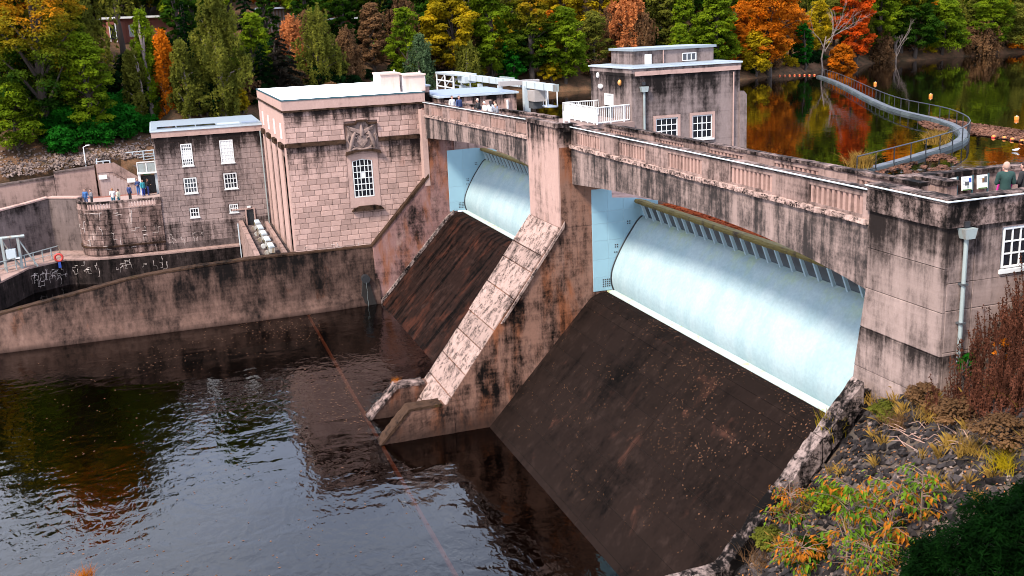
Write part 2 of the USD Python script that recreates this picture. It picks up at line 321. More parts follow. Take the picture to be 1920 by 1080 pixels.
Lf['orangegreen'] = leafmat('orange_and_green_leaves', [(.012, .035, .003), (.07, .10, .006), (.22, .16, .008), (.62, .20, .008), (.80, .24, .01)], clump=.22, zk=.055)
Lf['red'] = leafmat('red_orange_leaves', [(.12, .02, .005), (.58, .085, .008), (.80, .18, .01), (.82, .28, .014)])
Lf['pink'] = leafmat('pale_copper_leaves', [(.18, .06, .025), (.55, .20, .065), (.75, .29, .085), (.78, .34, .07)])
Lf['brown'] = leafmat('brown_leaves', [(.05, .028, .016), (.19, .10, .045), (.33, .18, .07), (.36, .24, .07)])
Lf['purple'] = leafmat('dark_bronze_foliage', [(.008, .012, .008), (.03, .022, .016), (.075, .045, .036), (.12, .07, .06)])
Lf['dark'] = leafmat('dark_evergreen_foliage', [(.002, .008, .002), (.007, .028, .006), (.018, .06, .009), (.045, .11, .014)])
Lf['grey'] = leafmat('grey_green_leaves', [(.025, .045, .02), (.09, .14, .06), (.18, .23, .11), (.24, .26, .12)])
Lf['bright'] = leafmat('bright_green_leaves', [(.003, .03, .003), (.014, .12, .008), (.045, .24, .014), (.14, .32, .018)])
Lf['near_dark'] = leafmat('dark_yew_foliage', [(.0005, .003, .0005), (.003, .016, .002), (.014, .045, .006), (.075, .125, .02)], clump=1.9)
Lf['litter'] = leafmat('fallen_leaves', [(.08, .04, .024), (.15, .075, .045), (.24, .14, .09), (.45, .34, .25)], trans=.1)
Lf['fallen'] = leafmat('brown_orange_fallen_leaves', [(.10, .04, .02), (.26, .10, .03), (.42, .18, .05), (.5, .3, .15)], trans=.1)
Lf['scum'] = leafmat('leaf_litter_raft', [(.04, .02, .013), (.15, .07, .045), (.25, .13, .09), (.34, .2, .17)], trans=.0)
Lf['scum_orange'] = leafmat('orange_leaf_raft', [(.13, .025, .008), (.25, .05, .014), (.30, .08, .02), (.34, .12, .04)], trans=.0)
Lf['sap_green'] = leafmat('sapling_green_leaves', [(.03, .08, .008), (.11, .19, .012), (.25, .29, .018), (.42, .34, .03)], trans=.4, clump=2.)
Lf['sap_orange'] = leafmat('sapling_orange_leaves', [(.16, .055, .008), (.38, .125, .012), (.56, .21, .016), (.54, .31, .025)], trans=.4, clump=2.)
Lf['dock'] = leafmat('brown_dock_stems', [(.02, .008, .005), (.08, .028, .016), (.18, .065, .04), (.36, .17, .11)], trans=.1, clump=1.5)
Lf['grass'] = leafmat('dry_grass', [(.10, .06, .015), (.24, .14, .03), (.30, .22, .04), (.42, .24, .1)], trans=.2, clump=1.5)

def ground_mat(name, cols, scale=.6, bump=.6):
    g = G(); P = g.n('geometry')
    q = g.m('add', g.m('multiply', g.noise(P, scale, detail=6, rough=.65), .7), g.m('multiply', g.noise(P, 6., detail=4, rough=.7), .4))
    k = len(cols); c = g.n('rgb_ramp', fac=g.m('multiply', g.m('subtract', q, .25), 1.6), ramp=[(i/(k-1), cc) for i, cc in enumerate(cols)])
    bp = g.n('bump', height=q, strength=bump, distance=.25)
    return g.make(name, g.n('principled_bsdf', base_color=c, roughness=.95, specular_ior_level=.1, normal=bp))
C['hill'] = ground_mat('leafy_hill_soil', [(.012, .012, .006), (.04, .028, .015), (.11, .055, .03), (.16, .07, .035)])
C['bank'] = ground_mat('stony_bank_soil', [(.03, .026, .024), (.055, .047, .042), (.09, .06, .04), (.11, .075, .03)], 1.2)
C['riverbed'] = plain('dark_riverbed', (.005, .0035, .003), .95)
C['stone'] = concrete('grey_pitching_stone', (.042, .038, .039), (.02, .02, .022), light=(.32, .26, .24), dark_lo=.42, dark_hi=.62, rnd=1.1, bump=.6, light_amt=.5)
C['stone_pale'] = concrete('pale_bank_stone', (.24, .19, .17), (.05, .04, .036), light=(.5, .42, .38), dark_lo=.45, dark_hi=.65, bump=.5)
C['skin'] = plain('skin', (.55, .30, .22), .6)

# ------------------------------------------------------------------ masonry made of single pieces
def piece(poly, depth, mapP, ch=.015):
    """a slab with worn (chamfered) front edges; poly in wall coordinates (s, z), mapped to the world by mapP(s, z, d)"""
    inner = poly.buffer(-ch, join_style=2)
    xs = np.array(poly.exterior.coords)[:-1]
    if len(xs) == 4 and not poly.interiors and inner.geom_type == 'Polygon' and len(inner.exterior.coords) == 5:
        c = xs.mean(0); ins = c + (xs-c)*(1-2*ch/np.maximum(np.ptp(xs, axis=0), .05))
        s = np.concatenate([xs[:, 0], xs[:, 0], ins[:, 0]]); z = np.concatenate([xs[:, 1], xs[:, 1], ins[:, 1]])
        d = np.concatenate([np.zeros(4), np.full(4, depth-ch), np.full(4, depth)])
        f = [[i+k*4, (i+1) % 4+k*4, (i+1) % 4+k*4+4, i+k*4+4] for k in (0, 1) for i in range(4)] + [[8, 9, 10, 11]]
        f = np.array(f); f = np.vstack([f[:, [0, 1, 2]], f[:, [0, 2, 3]]])
        return mapP(s, z, d), f
    m = trimesh.creation.extrude_polygon(poly, depth, engine='earcut')
    return mapP(m.vertices[:, 0], m.vertices[:, 1], m.vertices[:, 2]), m.faces

def panels(parent, name, region, cells, mapP, mat, depth=.08, gap=.04, ch=.015, limit=300, seed=1, jitter=.012, label=None):
    rg = random.Random(seed); out = []
    for c in cells:
        p = c.intersection(region)
        for q in getattr(p, 'geoms', [p]):
            if q.is_empty or q.geom_type != 'Polygon': continue
            q = q.buffer(-gap/2, join_style=2)
            for w in getattr(q, 'geoms', [q]):
                if not w.is_empty and w.area > .004: out.append(w)
    out.sort(key=lambda w: -w.area)
    rest = MB()
    for i, w in enumerate(out):
        v, f = piece(w, depth + rg.uniform(-jitter, jitter), mapP, ch)
        if i < limit: obj(name, trimesh.Trimesh(v, f, process=False), mat, parent)
        else: rest.add(v, f)
    if rest.n: obj('small_' + name + 's', rest, mat, parent, kind='stuff')

def bond(s0, s1, z0, z1, bw, bh, seed=0, var=.25):
    rg = random.Random(seed); n = max(1, round((z1-z0)/bh)); bh = (z1-z0)/n; cells = []
    for r in range(n):
        s = s0 - rg.uniform(.05, .95)*bw
        while s < s1:
            w = bw*rg.uniform(1-var, 1+var); cells.append(sbox(s, z0+r*bh, s+w, z0+(r+1)*bh)); s += w
    return cells
def grid(ss, zs): return [sbox(a, c, b, d) for a, b in zip(ss, ss[1:]) for c, d in zip(zs, zs[1:])]
def on_x(x, sgn=1): return lambda s, z, d: np.stack([x+sgn*np.asarray(d), np.asarray(s), np.asarray(z)], -1)
def on_y(y, sgn=-1): return lambda s, z, d: np.stack([np.asarray(s), y+sgn*np.asarray(d), np.asarray(z)], -1)

def window(parent, mapP, s0, s1, z0, z1, cols, rows, bar=.05, frame=.09, arch=0., depth=.06, mat='white', odd=None):
    """a window: frame, glazing bars, each pane a part of its own"""
    fr = sbox(s0, z0, s1, z1)
    if arch: fr = Polygon([(s0, z0), (s1, z0)] + [(s1+(s0-s1)*t, z1-arch+4*arch*t*(1-t)) for t in np.linspace(0, 1, 9)])
    inn = fr.buffer(-frame, join_style=2); a0, b0, a1, b1 = inn.bounds
    m = trimesh.creation.extrude_polygon(fr.difference(inn), depth, engine='earcut')
    w = obj('window', trimesh.Trimesh(mapP(m.vertices[:, 0], m.vertices[:, 1], m.vertices[:, 2]), m.faces, process=False), C[mat], parent)
    cs = cols if isinstance(cols, list) else list(np.linspace(0, 1, cols+1)); rs = rows if isinstance(rows, list) else list(np.linspace(0, 1, rows+1))
    bars = MB()
    for t in cs[1:-1]:
        x = a0+(a1-a0)*t; q = sbox(x-bar/2, b0, x+bar/2, b1).intersection(inn); e = trimesh.creation.extrude_polygon(q, depth*.7, engine='earcut'); bars.add(mapP(*e.vertices.T), e.faces)
    for t in rs[1:-1]:
        y = b0+(b1-b0)*t; q = sbox(a0, y-bar/2, a1, y+bar/2).intersection(inn); e = trimesh.creation.extrude_polygon(q, depth*.72, engine='earcut'); bars.add(mapP(*e.vertices.T), e.faces)
    if bars.n: obj('glazing_bars', bars, C[mat], w)
    for i in range(len(cs)-1):
        for j in range(len(rs)-1):
            q = sbox(a0+(a1-a0)*cs[i], b0+(b1-b0)*rs[j], a0+(a1-a0)*cs[i+1], b0+(b1-b0)*rs[j+1]).buffer(-bar/2, join_style=2).intersection(inn)
            if q.is_empty: continue
            e = trimesh.creation.extrude_polygon(q, depth*.25, engine='earcut')
            obj('pane', trimesh.Trimesh(mapP(*e.vertices.T), e.faces, process=False), C['white'] if odd and (i, j) in odd else C['glass'], w)
    return w

# ------------------------------------------------------------------ main measures (metres; z = 0 is the tail water)
XR, XP, XPL, XL = 0., -26., -31., -56.6        # right abutment, pier right and left faces, left wing wall
PAR = 16.85; LAKE = 11.9; SILL = 7.19
def structure(name, mesh, mat, label, cat, kind='structure', smooth=False):
    return tag(obj(name, mesh, mat, '/World', smooth), label, cat, None, kind)

# water
structure('river_water', MB().add([[-200, -220, 0], [90, -220, 0], [90, 1.5, 0], [-200, 1.5, 0]], [[0, 1, 2, 3]]), C['river'], 'dark peaty river water below the dam', 'water')
structure('lake_water', MB().add([[-420, 4.95, LAKE], [3.2, 4.95, LAKE], [3.2, 40, LAKE], [60, 90, LAKE], [60, 520, LAKE], [-420, 520, LAKE]], [[0, 1, 2, 3], [0, 3, 4, 5]]), C['lake'], 'dark still lake held behind the dam', 'water')
structure('riverbed', MB().box(-200, 90, -220, 3, -3.4, -3), C['riverbed'], 'dark bed of the river', 'riverbed')
sub = MB().box(-56.4, 2, -11.55, -3, -1.7, -1.25)
structure('submerged_apron', sub, C['apron'], 'brown concrete apron under the water at the spillway foot', 'apron')
structure('submerged_end_sill', rough(MB().box(-56.4, 2, -11.9, -11.74, -.22, -.05), .5, .02), C['end_sill'], 'reddish sill edge showing as a line under the river', 'sill')

# ------------------------------------------------------------------ hillside (far bank) and near bank
SHORE = [(-60, -98), (-44, -90), (-37, -88.5), (-28, -88.5), (-22, -93), (-12, -100), (0, -106), (12, -116), (25, -125.5), (37, -124.7), (52, -121), (69, -123.5), (84, -130), (97, -139), (112, -146), (148, -149), (190, -150), (260, -140), (420, -120)]
_sy, _sx = np.array(SHORE).T
def shore_x(y): return np.interp(y, _sy, _sx)
def hill_z(x, y):
    x, y = np.asarray(x, float), np.asarray(y, float)
    d = shore_x(y) - x + 2.2*(meshkit.noise(np.stack([x*.11, y*.11, 0*x], -1), 5)-.5)
    lo = np.where(y < -20, 9.3, LAKE-.25)
    z = lo + np.where(d > 0, 1.1*(1-np.exp(-np.maximum(d, 0)/1.5)) + .30*np.maximum(d, 0) - .0006*np.minimum(np.maximum(d, 0), 140)**2, d*.5)
    z = z + np.where(d > 2, 2.0*(meshkit.fbm(np.stack([x*.06, y*.06, 0*x], -1), 4, 3)-.47), 0)
    return np.maximum(z, -3)
def heightfield(xs, ys, fz):
    X, Y = np.meshgrid(xs, ys, indexing='ij'); Z = fz(X, Y); n, m = X.shape
    v = np.stack([X, Y, Z], -1).reshape(-1, 3); i = np.arange(n*m).reshape(n, m)
    f = np.stack([i[:-1, :-1], i[1:, :-1], i[1:, 1:], i[:-1, 1:]], -1).reshape(-1, 4)
    f = np.vstack([f[:, [0, 1, 2]], f[:, [0, 2, 3]]])
    return trimesh.Trimesh(v, f, process=False)
def hill_grid(t, y): return shore_x(y) + 6 - t
ty = np.r_[np.arange(-200, -46, 6), np.arange(-46, 200, 2.0), np.arange(200, 420, 8)]; tt = np.r_[np.arange(0, 30, 1.2), np.arange(30, 110, 4), np.arange(110, 300, 15)]
T_, Y_ = np.meshgrid(tt, ty, indexing='ij'); X_ = shore_x(Y_) + 6 - T_
keep_flat = (Y_ > -40) & (Y_ < -10) & (X_ > -89)
Zh = hill_z(X_, Y_); Zh = np.where((Y_ > -46) & (Y_ < -18) & (X_ > -88.6), -3, Zh)
hm = heightfield(np.arange(len(tt)), np.arange(len(ty)), lambda a, b: 0*a); hm.vertices = np.stack([X_, Y_, Zh], -1).reshape(-1, 3)
structure('hillside', hm, C['hill'], 'wooded hillside rising behind the dam and along the far shore', 'hillside', smooth=True)

def bank_z(x, y):
    x, y = np.asarray(x, float), np.asarray(y, float)
    z = 9.55 + .45*(np.minimum(x, 14)-.5) + 1.0*y
    z = np.where(y > 2.5, np.minimum(z, 15.0 + .0*z), z)
    z = z + .5*(meshkit.fbm(np.stack([x*.5, y*.5, 0*x], -1), 4, 9)-.47)
    return np.clip(z, -3, 15.2)
bank = heightfield(np.r_[np.arange(.35, 16, .35), np.arange(16, 60, 3)], np.r_[np.arange(-60, -14, 2.), np.arange(-14, 9, .35), np.arange(9, 60, 3)], bank_z)
structure('right_bank', bank, C['bank'], 'steep stone-pitched bank right of the large spillway', 'bank', smooth=True)

# ------------------------------------------------------------------ spillways, each slab a part
prof = np.array([(2.44, 7.15), (1.55, 7.15), (1.25, 7.08), (.95, 6.9), (.55, 6.5), (-5.55, 0.), (-7.0, -1.5)])
plen = np.r_[0, np.cumsum(np.linalg.norm(np.diff(prof, axis=0), axis=1))]
def spill_map(s, q, d):
    q = np.asarray(q); y = np.interp(q, plen, prof[:, 0]); z = np.interp(q, plen, prof[:, 1])
    ang = np.clip((q-plen[1])/(plen[4]-plen[1]), 0, 1); ny, nz = -ang*.74, 1-ang*.3
    return np.stack([np.asarray(s), y+ny*(d-.1), z+nz*(d-.1)], -1)
def spillway(label, x0, x1, xs, mat, seed):
    t = thing('spillway', label, 'spillway')
    body = MB().prism([(a, b-.07) for a, b in prof] + [(-7, -2.5), (2.6, -2.5), (2.6, 7.1)], x0, x1)
    obj('core', body, C['joint'], t)
    rg = random.Random(seed)
    zq = [0, plen[1], plen[2], plen[3], plen[4]] + list(plen[4] + (plen[-1]-plen[4])*np.array([.13, .26, .39, .52, .65, .78, 1.0]))
    cells = []
    for a, b in zip(xs, xs[1:]):
        for c, d in zip([zq[0], zq[1], zq[3], zq[4]] + zq[5:], [zq[1], zq[3], zq[4]] + zq[5:]):
            cells.append(sbox(a, c, b, d))
    panels(t, 'concrete_slab', sbox(x0, 0, x1, plen[-1]), cells, spill_map, mat, depth=.1, gap=.012, ch=.008, seed=seed, jitter=.002)
    return t
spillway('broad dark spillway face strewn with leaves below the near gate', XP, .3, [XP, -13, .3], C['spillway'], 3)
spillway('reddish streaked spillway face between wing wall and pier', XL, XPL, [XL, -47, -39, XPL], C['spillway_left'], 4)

# ------------------------------------------------------------------ the pier
t = thing('dam_pier', 'tall concrete pier with a sloping lichened buttress between the two gates', 'pier')
obj('shaft', rough(MB().prism([(-.8, 11.2), (6.5, 11.2), (6.5, 12.3), (2.1, 12.3), (2.1, 16.55), (-.8, 16.55)], XPL, XP), 1.0, .012, 1.), C['pier'], t)
obj('parapet', MB().prism([(-.8, 16.5), (-.5, 16.5), (-.5, 16.8), (-.8, 16.8)], XPL+.02, XP-.02), C['pier'], t)
obj('coping', rough(MB().box(XP-.5, XP+.1, -.45, .1, 16.55, 17.0), .25, .03), C['coping'], t)
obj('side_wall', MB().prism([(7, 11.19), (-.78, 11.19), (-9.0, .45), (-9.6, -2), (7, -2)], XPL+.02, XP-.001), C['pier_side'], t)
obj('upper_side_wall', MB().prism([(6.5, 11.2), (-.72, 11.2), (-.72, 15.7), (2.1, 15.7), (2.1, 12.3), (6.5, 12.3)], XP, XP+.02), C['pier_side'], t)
obj('coping', rough(MB().prism([(-.9, 16.8), (-.45, 16.8), (-.45, 17.05), (-.9, 17.05)], XPL+.05, XP+.1), .25, .03), C['coping'], t)
rl = math.hypot(8.45, 11.1)
def ramp_map(s, q, d):
    q = np.asarray(q)/rl; curve = .25*np.sin(np.clip(q*6, 0, 1)*PI)*0
    return np.stack([np.asarray(s), -.8-8.45*q-.795*(np.asarray(d)-.1), 11.2-11.1*q+.605*(np.asarray(d)-.1)], -1)
qs = [0, 1.9, 3.0, 4.8, 6.9, 8.2, 9.9, 11.4, 12.9, rl]
cells = [sbox(XPL, a, XP, b) for a, b in zip(qs[:6], qs[1:7])] + [sbox(a, c, b, d) for a, b in ((XPL, -28.3), (-28.3, XP)) for c, d in ((qs[6], qs[7]), (qs[7]+.0, qs[8]), (qs[8], qs[9]))]
panels(t, 'ramp_slab', sbox(XPL, 0, XP, rl), cells, ramp_map, C['ramp'], depth=.17, gap=.05, ch=.03, jitter=.03, seed=6)
obj('edge_strip', rough(MB().prism([(-.55, 11.55), (-.8, 11.15), (-4.6, 6.1), (-4.4, 6.15), (-.6, 11.2)], XP-.02, XP+.13), .3, .02), C['ramp'], t)
for x0, x1, nm in ((XP-.95, XP+.02, 0), (XPL-.02, XPL+.95, 1)):
    s = .15*nm
    n = MB().prism([(-7.6, -2.5), (-7.6, 1.75), (-10.15+s, 1.75), (-11.95+s, -.1), (-13.4+s, -2.2)], x0, x1)
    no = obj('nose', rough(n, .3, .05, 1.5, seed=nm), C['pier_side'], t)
    tp = MB().prism([(-8.3, 1.72), (-8.3, 1.87), (-10.2+s, 1.87), (-12.05+s, -.1), (-11.9+s, -.14), (-10.1+s, 1.72)], x0-.04, x1+.04)
    obj('mossy_top', rough(tp, .16, .06, 3, seed=nm+4), C['moss'] if nm == 0 else C['coping'], no)

# ------------------------------------------------------------------ ramp wall on the right, wing wall on the left
t = thing('kerb_wall', 'rough lichened wall sloping down the right edge of the spillway', 'wall')
segs = [(-.35, 10.5), (-1.9, 8.78), (-3.4, 7.12), (-4.7, 5.68), (-5.6, 4.72), (-8.2, 4.55)]
for k, (a, b) in enumerate(zip(segs, segs[1:])):
    obj('coping_block', rough(MB().prism([(a[0]-.03, a[1]), (b[0]+.03, b[1]), (b[0]+.03, b[1]-.9), (a[0]-.03, a[1]-.9)], -.02, .62), .12, .04, 2.6, seed=k), C['kerb'], t, smooth=40)
obj('wall_body', MB().prism([(.3, 10.3)] + [(a, b-.5) for a, b in segs] + [(-8.6, 2.5), (-9.2, -2.5), (.3, -2.5)], .02, .52), C['kerb'], t)

t = thing('wing_wall', 'stained sloping wing wall between the stone powerhouse and the left spillway', 'wall')
obj('wall_face', MB().prism([(1.6, 16), (-.85, 16), (-.92, 10.2), (-5.87, 4.98), (-5.87, -2), (1.6, -2)], XL-.8, XL), C['wing'], t)
obj('coping', rough(MB().prism([(-.75, 10.62), (-5.95, 5.1), (-5.95, 4.9), (-.75, 10.3)], XL-.55, XL+.07), .2, .03), C['moss'], t)
obj('edge_pilaster', MB().box(XL-.9, XL+.03, -1.1, -.65, 9.6, 15.9), C['smooth_stone'], t)
obj('spillway_kerb', rough(MB().prism([(1.2, 7.35), (.5, 6.8), (-5.6, .25), (-5.6, -.3), (.5, 6.3), (1.2, 6.9)], XL+.0, XL+.22), .3, .03), C['kerb'], t)

t = thing('training_wall', 'long grimy concrete wall along the river, ending at the left spillway', 'wall')
tw = [(-5.6, 4.86), (-10, 4.87), (-15.9, 4.86), (-20, 4.7), (-23, 4.53), (-25.4, 4.3), (-30, 3.5), (-34.8, 2.7), (-42, 1.6), (-60, .9)]
v, f = [], []
for y, z in tw:
    bx = -55.75 if y < -12 else -55.75 - (y+12)*.11
    v += [(-57.75, y, -2), (-57.75, y, z), (-56.95, y, z), (-56.2 if y < -12 else -56.5, y, 1.2), (bx, y, .3), (bx+.25, y, -2)]
k = 6
for i in range(len(tw)-1):
    for j in range(k-1): f.append([i*k+j, i*k+j+1, (i+1)*k+j+1, (i+1)*k+j])
wm = MB().add(v, f).get(); obj('wall_body', rough(wm, 1., .03, .8), C['training'], t, smooth=30)
top = MB()
for (y0, z0), (y1, z1) in zip(tw, tw[1:]):
    top.prism([(y0, z0-.03), (y1, z1-.03), (y1, z1+.1), (y0, z0+.1)], -57.8, -56.9)
obj('mossy_coping', rough(top, .3, .045, 2), C['moss'], t)
o_ = AX(686, 527, -56.35)
obj('outlet_pipe', MB().tube([[-57.2, o_[1], 2.3], [-56.15, o_[1], 2.3]], .36, 14), C['black'], t)
obj('wet_patch', MB().prism([(o_[1]-.25, 2.3), (o_[1]+.25, 2.3), (o_[1]+.45, 1.2), (o_[1]+.75, .02), (o_[1]-.75, .02), (o_[1]-.4, 1.2)], -56.6, -56.3), C['joint'], t)
obj('outlet_trickle', MB().tube([[-56.16, o_[1], 2.05], [-56.1, o_[1], 1.7], [-56.05, o_[1], -.05]], [.009, .007, .01], 6), C['pipe'], t)

# ------------------------------------------------------------------ footbridge spans
def arch_wall(soffit, top, x0, x1, y0, y1, n=26):
    xs = np.linspace(x0, x1, n); lo = np.interp(xs, *np.array(sorted(soffit)).T) if callable(soffit) is False else soffit(xs)
    poly = [(x, top(x)) for x in xs[::-1]] + list(zip(xs, lo))
    return MB().prism(poly, y0, y1, 'y')
def footbridge(label, x0, x1, y0, y1, soffit, T, panels_px, nb, cable=True):
    t = thing('footbridge', label, 'footbridge')
    sf = np.polyfit(*np.array(soffit).T, 3); S = lambda x: np.polyval(sf, x)
    obj('beam', arch_wall(S, lambda x: T(x)-1.15, x0, x1, y0, y0+.45), C['beam'], t)
    obj('beam', arch_wall(S, lambda x: T(x)-1.15, x0, x1, y1-.4, y1), C['beam'], t)
    obj('deck', arch_wall(lambda x: np.array(T(x))-1.45, lambda x: T(x)-1.13, x0, x1, y0+.45, y1-.4), C['deck'], t)
    obj('string_course', rough(arch_wall(lambda x: np.array(T(x))-1.2, lambda x: T(x)-1.02, x0, x1, y0-.13, y0+.3), .16, .045, 2.6), C['ledge'], t)
    px = [(AX, a, b) for a, b in panels_px]
    edges = []
    for a, b in panels_px: edges += [float(AY(a, 250+.16*(a-1071), y0)[0]), float(AY(b, 250+.16*(b-1071), y0)[0])]
    for yy in (y0+.02, y1-.27):
        seq = [x0] + edges + [x1]
        for k in range(len(seq)-1):
            a, b = seq[k], seq[k+1]
            if k % 2 == 0:
                obj('parapet_panel', arch_wall(lambda x: np.array(T(x))-1.02, lambda x: T(x)-.12, a, b, yy, yy+.26, 3), C['parapet'], t)
            else:
                obj('panel_rail', arch_wall(lambda x: np.array(T(x))-.30, lambda x: T(x)-.12, a, b, yy+.02, yy+.24, 3), C['parapet'], t)
                obj('panel_foot', arch_wall(lambda x: np.array(T(x))-1.02, lambda x: T(x)-.92, a, b, yy+.02, yy+.24, 3), C['parapet'], t)
                w = (b-a)/nb
                for i in range(nb):
                    c = a+(i+.5)*w
                    obj('baluster', MB().prism([(c-w*.23, T(c)-.92), (c+w*.23, T(c)-.92), (c+w*.23, T(c)-.3), (c-w*.23, T(c)-.3)], yy+.05, yy+.21, 'y'), C['baluster'], t)
        obj('coping', rough(arch_wall(lambda x: np.array(T(x))-.12, lambda x: T(x)+.0, x0, x1, yy-.06, yy+.32), .3, .022, 2.), C['coping'], t)
    if cable: obj('cable', MB().tube([[x, y0-.07, T(x)-.03] for x in np.linspace(x0, x1, 14)], .028, 6), C['cable'], t)
    return t
footbridge('near bridge span with five balustrade panels above the broad blue gate', XP, XR, 0., 2.3, [(0, 13.49), (-5.56, 14.12), (-11.85, 14.3), (-17.2, 14.17), (-23.88, 13.79), (-25.9, 13.62)], lambda x: PAR+0*np.asarray(x, float), [(1079, 1123.5), (1157.7, 1208.7), (1251, 1315), (1368, 1447.5), (1516, 1618.7)], 10)
footbridge('far bridge span with people walking on it above the partly hidden gate', -56.6, XPL, -.8, 1.25, [(-56.6, 13.6), (-54.83, 13.69), (-43.6, 14.37), (-36.23, 14.46), (-31.09, 14.17)], lambda x: 16.55+(np.asarray(x, float)+56.6)*.0163, [(807, 829), (842, 862), (876, 901), (918.5, 946.7), (965, 986)], 11)

# ------------------------------------------------------------------ drum gates
dp = np.array([(2.47, 7.1), (2.27, 7.7), (2.28, 8.2), (2.45, 8.75), (2.8, 9.45), (3.27, 10.22), (3.7, 10.82), (4.0, 11.2), (4.3, 11.42)])
from scipy.interpolate import CubicSpline
_q = np.r_[0, np.cumsum(np.linalg.norm(np.diff(dp, axis=0), axis=1))]; _cs = CubicSpline(_q, dp)
drum = _cs(np.linspace(0, _q[-1], 34))
def drum_gate(label, x0, x1, nf, cell):
    t = thing('drum_gate', label, 'sluice gate')
    xs = np.linspace(x0+.06, x1-.06, 40); n = len(drum)
    v = np.array([[x, y, z] for x in xs for y, z in drum]); i = np.arange(len(v)).reshape(len(xs), n)
    f = np.stack([i[:-1, :-1], i[1:, :-1], i[1:, 1:], i[:-1, 1:]], -1).reshape(-1, 4)
    obj('drum_skin', MB().add(v, f), C['gate'], t, smooth=True)
    rim = np.array([[0, y, z] for y, z in drum])
    for x in (x0+.08, x1-.08): obj('end_seal', MB().tube(rim+[x, -.03, .0], .05, 6), C['black'], t)
    obj('sill_strip', MB().box(x0, x1, 1.98, 2.46, 7.1, 7.22), C['sill'], t)
    lip = np.array([[x, 3.98, 12.30] for x in np.linspace(x0+.05, x1-.05, 60)])
    obj('lip_beam', rough(MB().prism([(3.78, 12.32), (3.86, 12.42), (4.2, 12.40), (4.4, 12.25), (4.3, 12.14), (3.85, 12.18)], x0+.05, x1-.05), .3, .04, 3), C['lip'], t)
    obj('lip_back', MB().prism([(4.3, 12.2), (5.3, 12.0), (5.3, 11.8), (4.3, 12.0)], x0+.05, x1-.05), C['lip'], t)
    for k in range(nf):
        x = x0 + (k+.75)*(x1-x0)/(nf+.5)
        obj('fin', MB().prism([(3.86, 12.2), (4.0, 12.2), (4.34, 11.36), (4.2, 11.3)], x-.055, x+.055), C['fin'], t)
    obj('back_plate', MB().prism([(4.32, 12.15), (4.42, 12.15), (4.6, 11.3), (4.5, 11.3)], x0+.05, x1-.05), C['dark_grey'], t)
    # side plate on the pier or wing wall, in bolted sheets
    s = thing('gate_side_plate', 'pale blue bolted side plate ' + ('on the pier left of the near gate' if x0 == XP else 'on the wing wall left of the far gate'), 'steel plate')
    reg = Polygon([(1.13, 7.24), (1.13, 13.2), (2.38, 13.2), (2.4, 12.64), (3.83, 12.5), (5.3, 12.2), (5.3, 7.24)] if x0 == XP else [(.9, 7.24), (.94, 12.4), (3.45, 12.44), (5.3, 12.2), (5.3, 7.24)])
    cells = grid([.8, 2.1, 3.1, 4.1, 5.4], [7.0, 8.05, 9.1, 10.2, 11.2, 11.9, 13.3]) if x0 == XP else grid([.8, 2.25, 3.5, 5.4], [7.0, 8.0, 9.3, 10.7, 13])
    panels(s, 'steel_sheet', reg, cells, on_x(x0), C['plate'], depth=.035, gap=.018, ch=.004, jitter=.002)
    obj('backing', MB().prism([(a, b) for a, b in reg.exterior.coords[:-1]], x0, x0+.022), C['fin'], s)
    hol = MB()
    for cy, cz, a, b in ((1.75, 7.6, 5, 4), (2.55, 9.75, 2, 2), (3.35, 11.05, 2, 2), (2.5, 9.45, 2, 1)):
        for i_ in range(a):
            for j_ in range(b):
                c = np.array([x0+.045, cy+.13*i_, cz+.13*j_-(.0 if a < 5 else .1)]); hol.tube([c-[.008, 0, 0], c+[.004, 0, 0]], .042, 8)
    obj('bolt_holes', hol, C['rivet'], s, kind='stuff')
    return t
drum_gate('broad pale blue drum gate under the near bridge span', XP, XR, 26, 0)
drum_gate('pale blue drum gate under the far bridge span, partly behind the pier', XL, XPL, 26, 1)

# ------------------------------------------------------------------ right abutment with its terrace
t = thing('abutment', 'tall weathered concrete abutment at the right end of the near bridge', 'abutment')
obj('core', MB().box(.1, 3.5, .1, 9, 5, 15.7), C['mortar'], t)
def abut_map(s, z, d):
    s, z = np.asarray(s), np.asarray(z); fl = np.clip((13.6-z)/3.7, 0, 1)*.6
    return np.stack([s-fl*np.clip((3.6-s)/3.6, 0, 1), 0.1-np.asarray(d), z], -1)
panels(t, 'concrete_lift', sbox(0, 6, 3.6, 16.15), [sbox(0, a, 3.6, b) for a, b in zip([6, 9.4, 10.75, 12.15, 13.55, 14.9], [9.4, 10.75, 12.15, 13.55, 14.9, 16.15])], abut_map, C['abutment'], depth=.1, gap=.02, ch=.012, jitter=.006)
wy0, wy1, wz0, wz1 = 2.1, 3.75, 14.7, 15.95
reg = sbox(0.1, 6, 9, 16.15).difference(sbox(wy0-.08, wz0-.06, wy1+.08, wz1+.06))
panels(t, 'side_lift', reg, [sbox(a, c, b, d) for a, b in ((0, 1.05), (1.05, 9)) for c, d in ((6, 10.9), (10.9, 12.3), (12.3, 13.6), (13.6, 14.45), (14.45, 16.2))], on_x(3.5), C['abutment'], depth=.1, gap=.02, ch=.012, jitter=.004, seed=5)
window(t, on_x(3.52), wy0, wy1, wz0, wz1, [0, .2, .4, .6, .8, 1], 3, bar=.045, frame=.06)
obj('window_lintel', MB().box(3.5, 3.62, wy0-.15, wy1+.15, wz1+.06, wz1+.24), C['abutment'], t)
obj('window_ledge', MB().box(3.5, 3.66, wy0-.12, wy1+.12, wz0-.15, wz0-.03), C['white'], t)
obj('left_wall', MB().box(-.02, .1, .1, 9, 6, 15.7), C['abutment'], t)
obj('deck', MB().box(-1.4, 3.4, .1, 9, 15.66, 15.75), C['deck'], t)
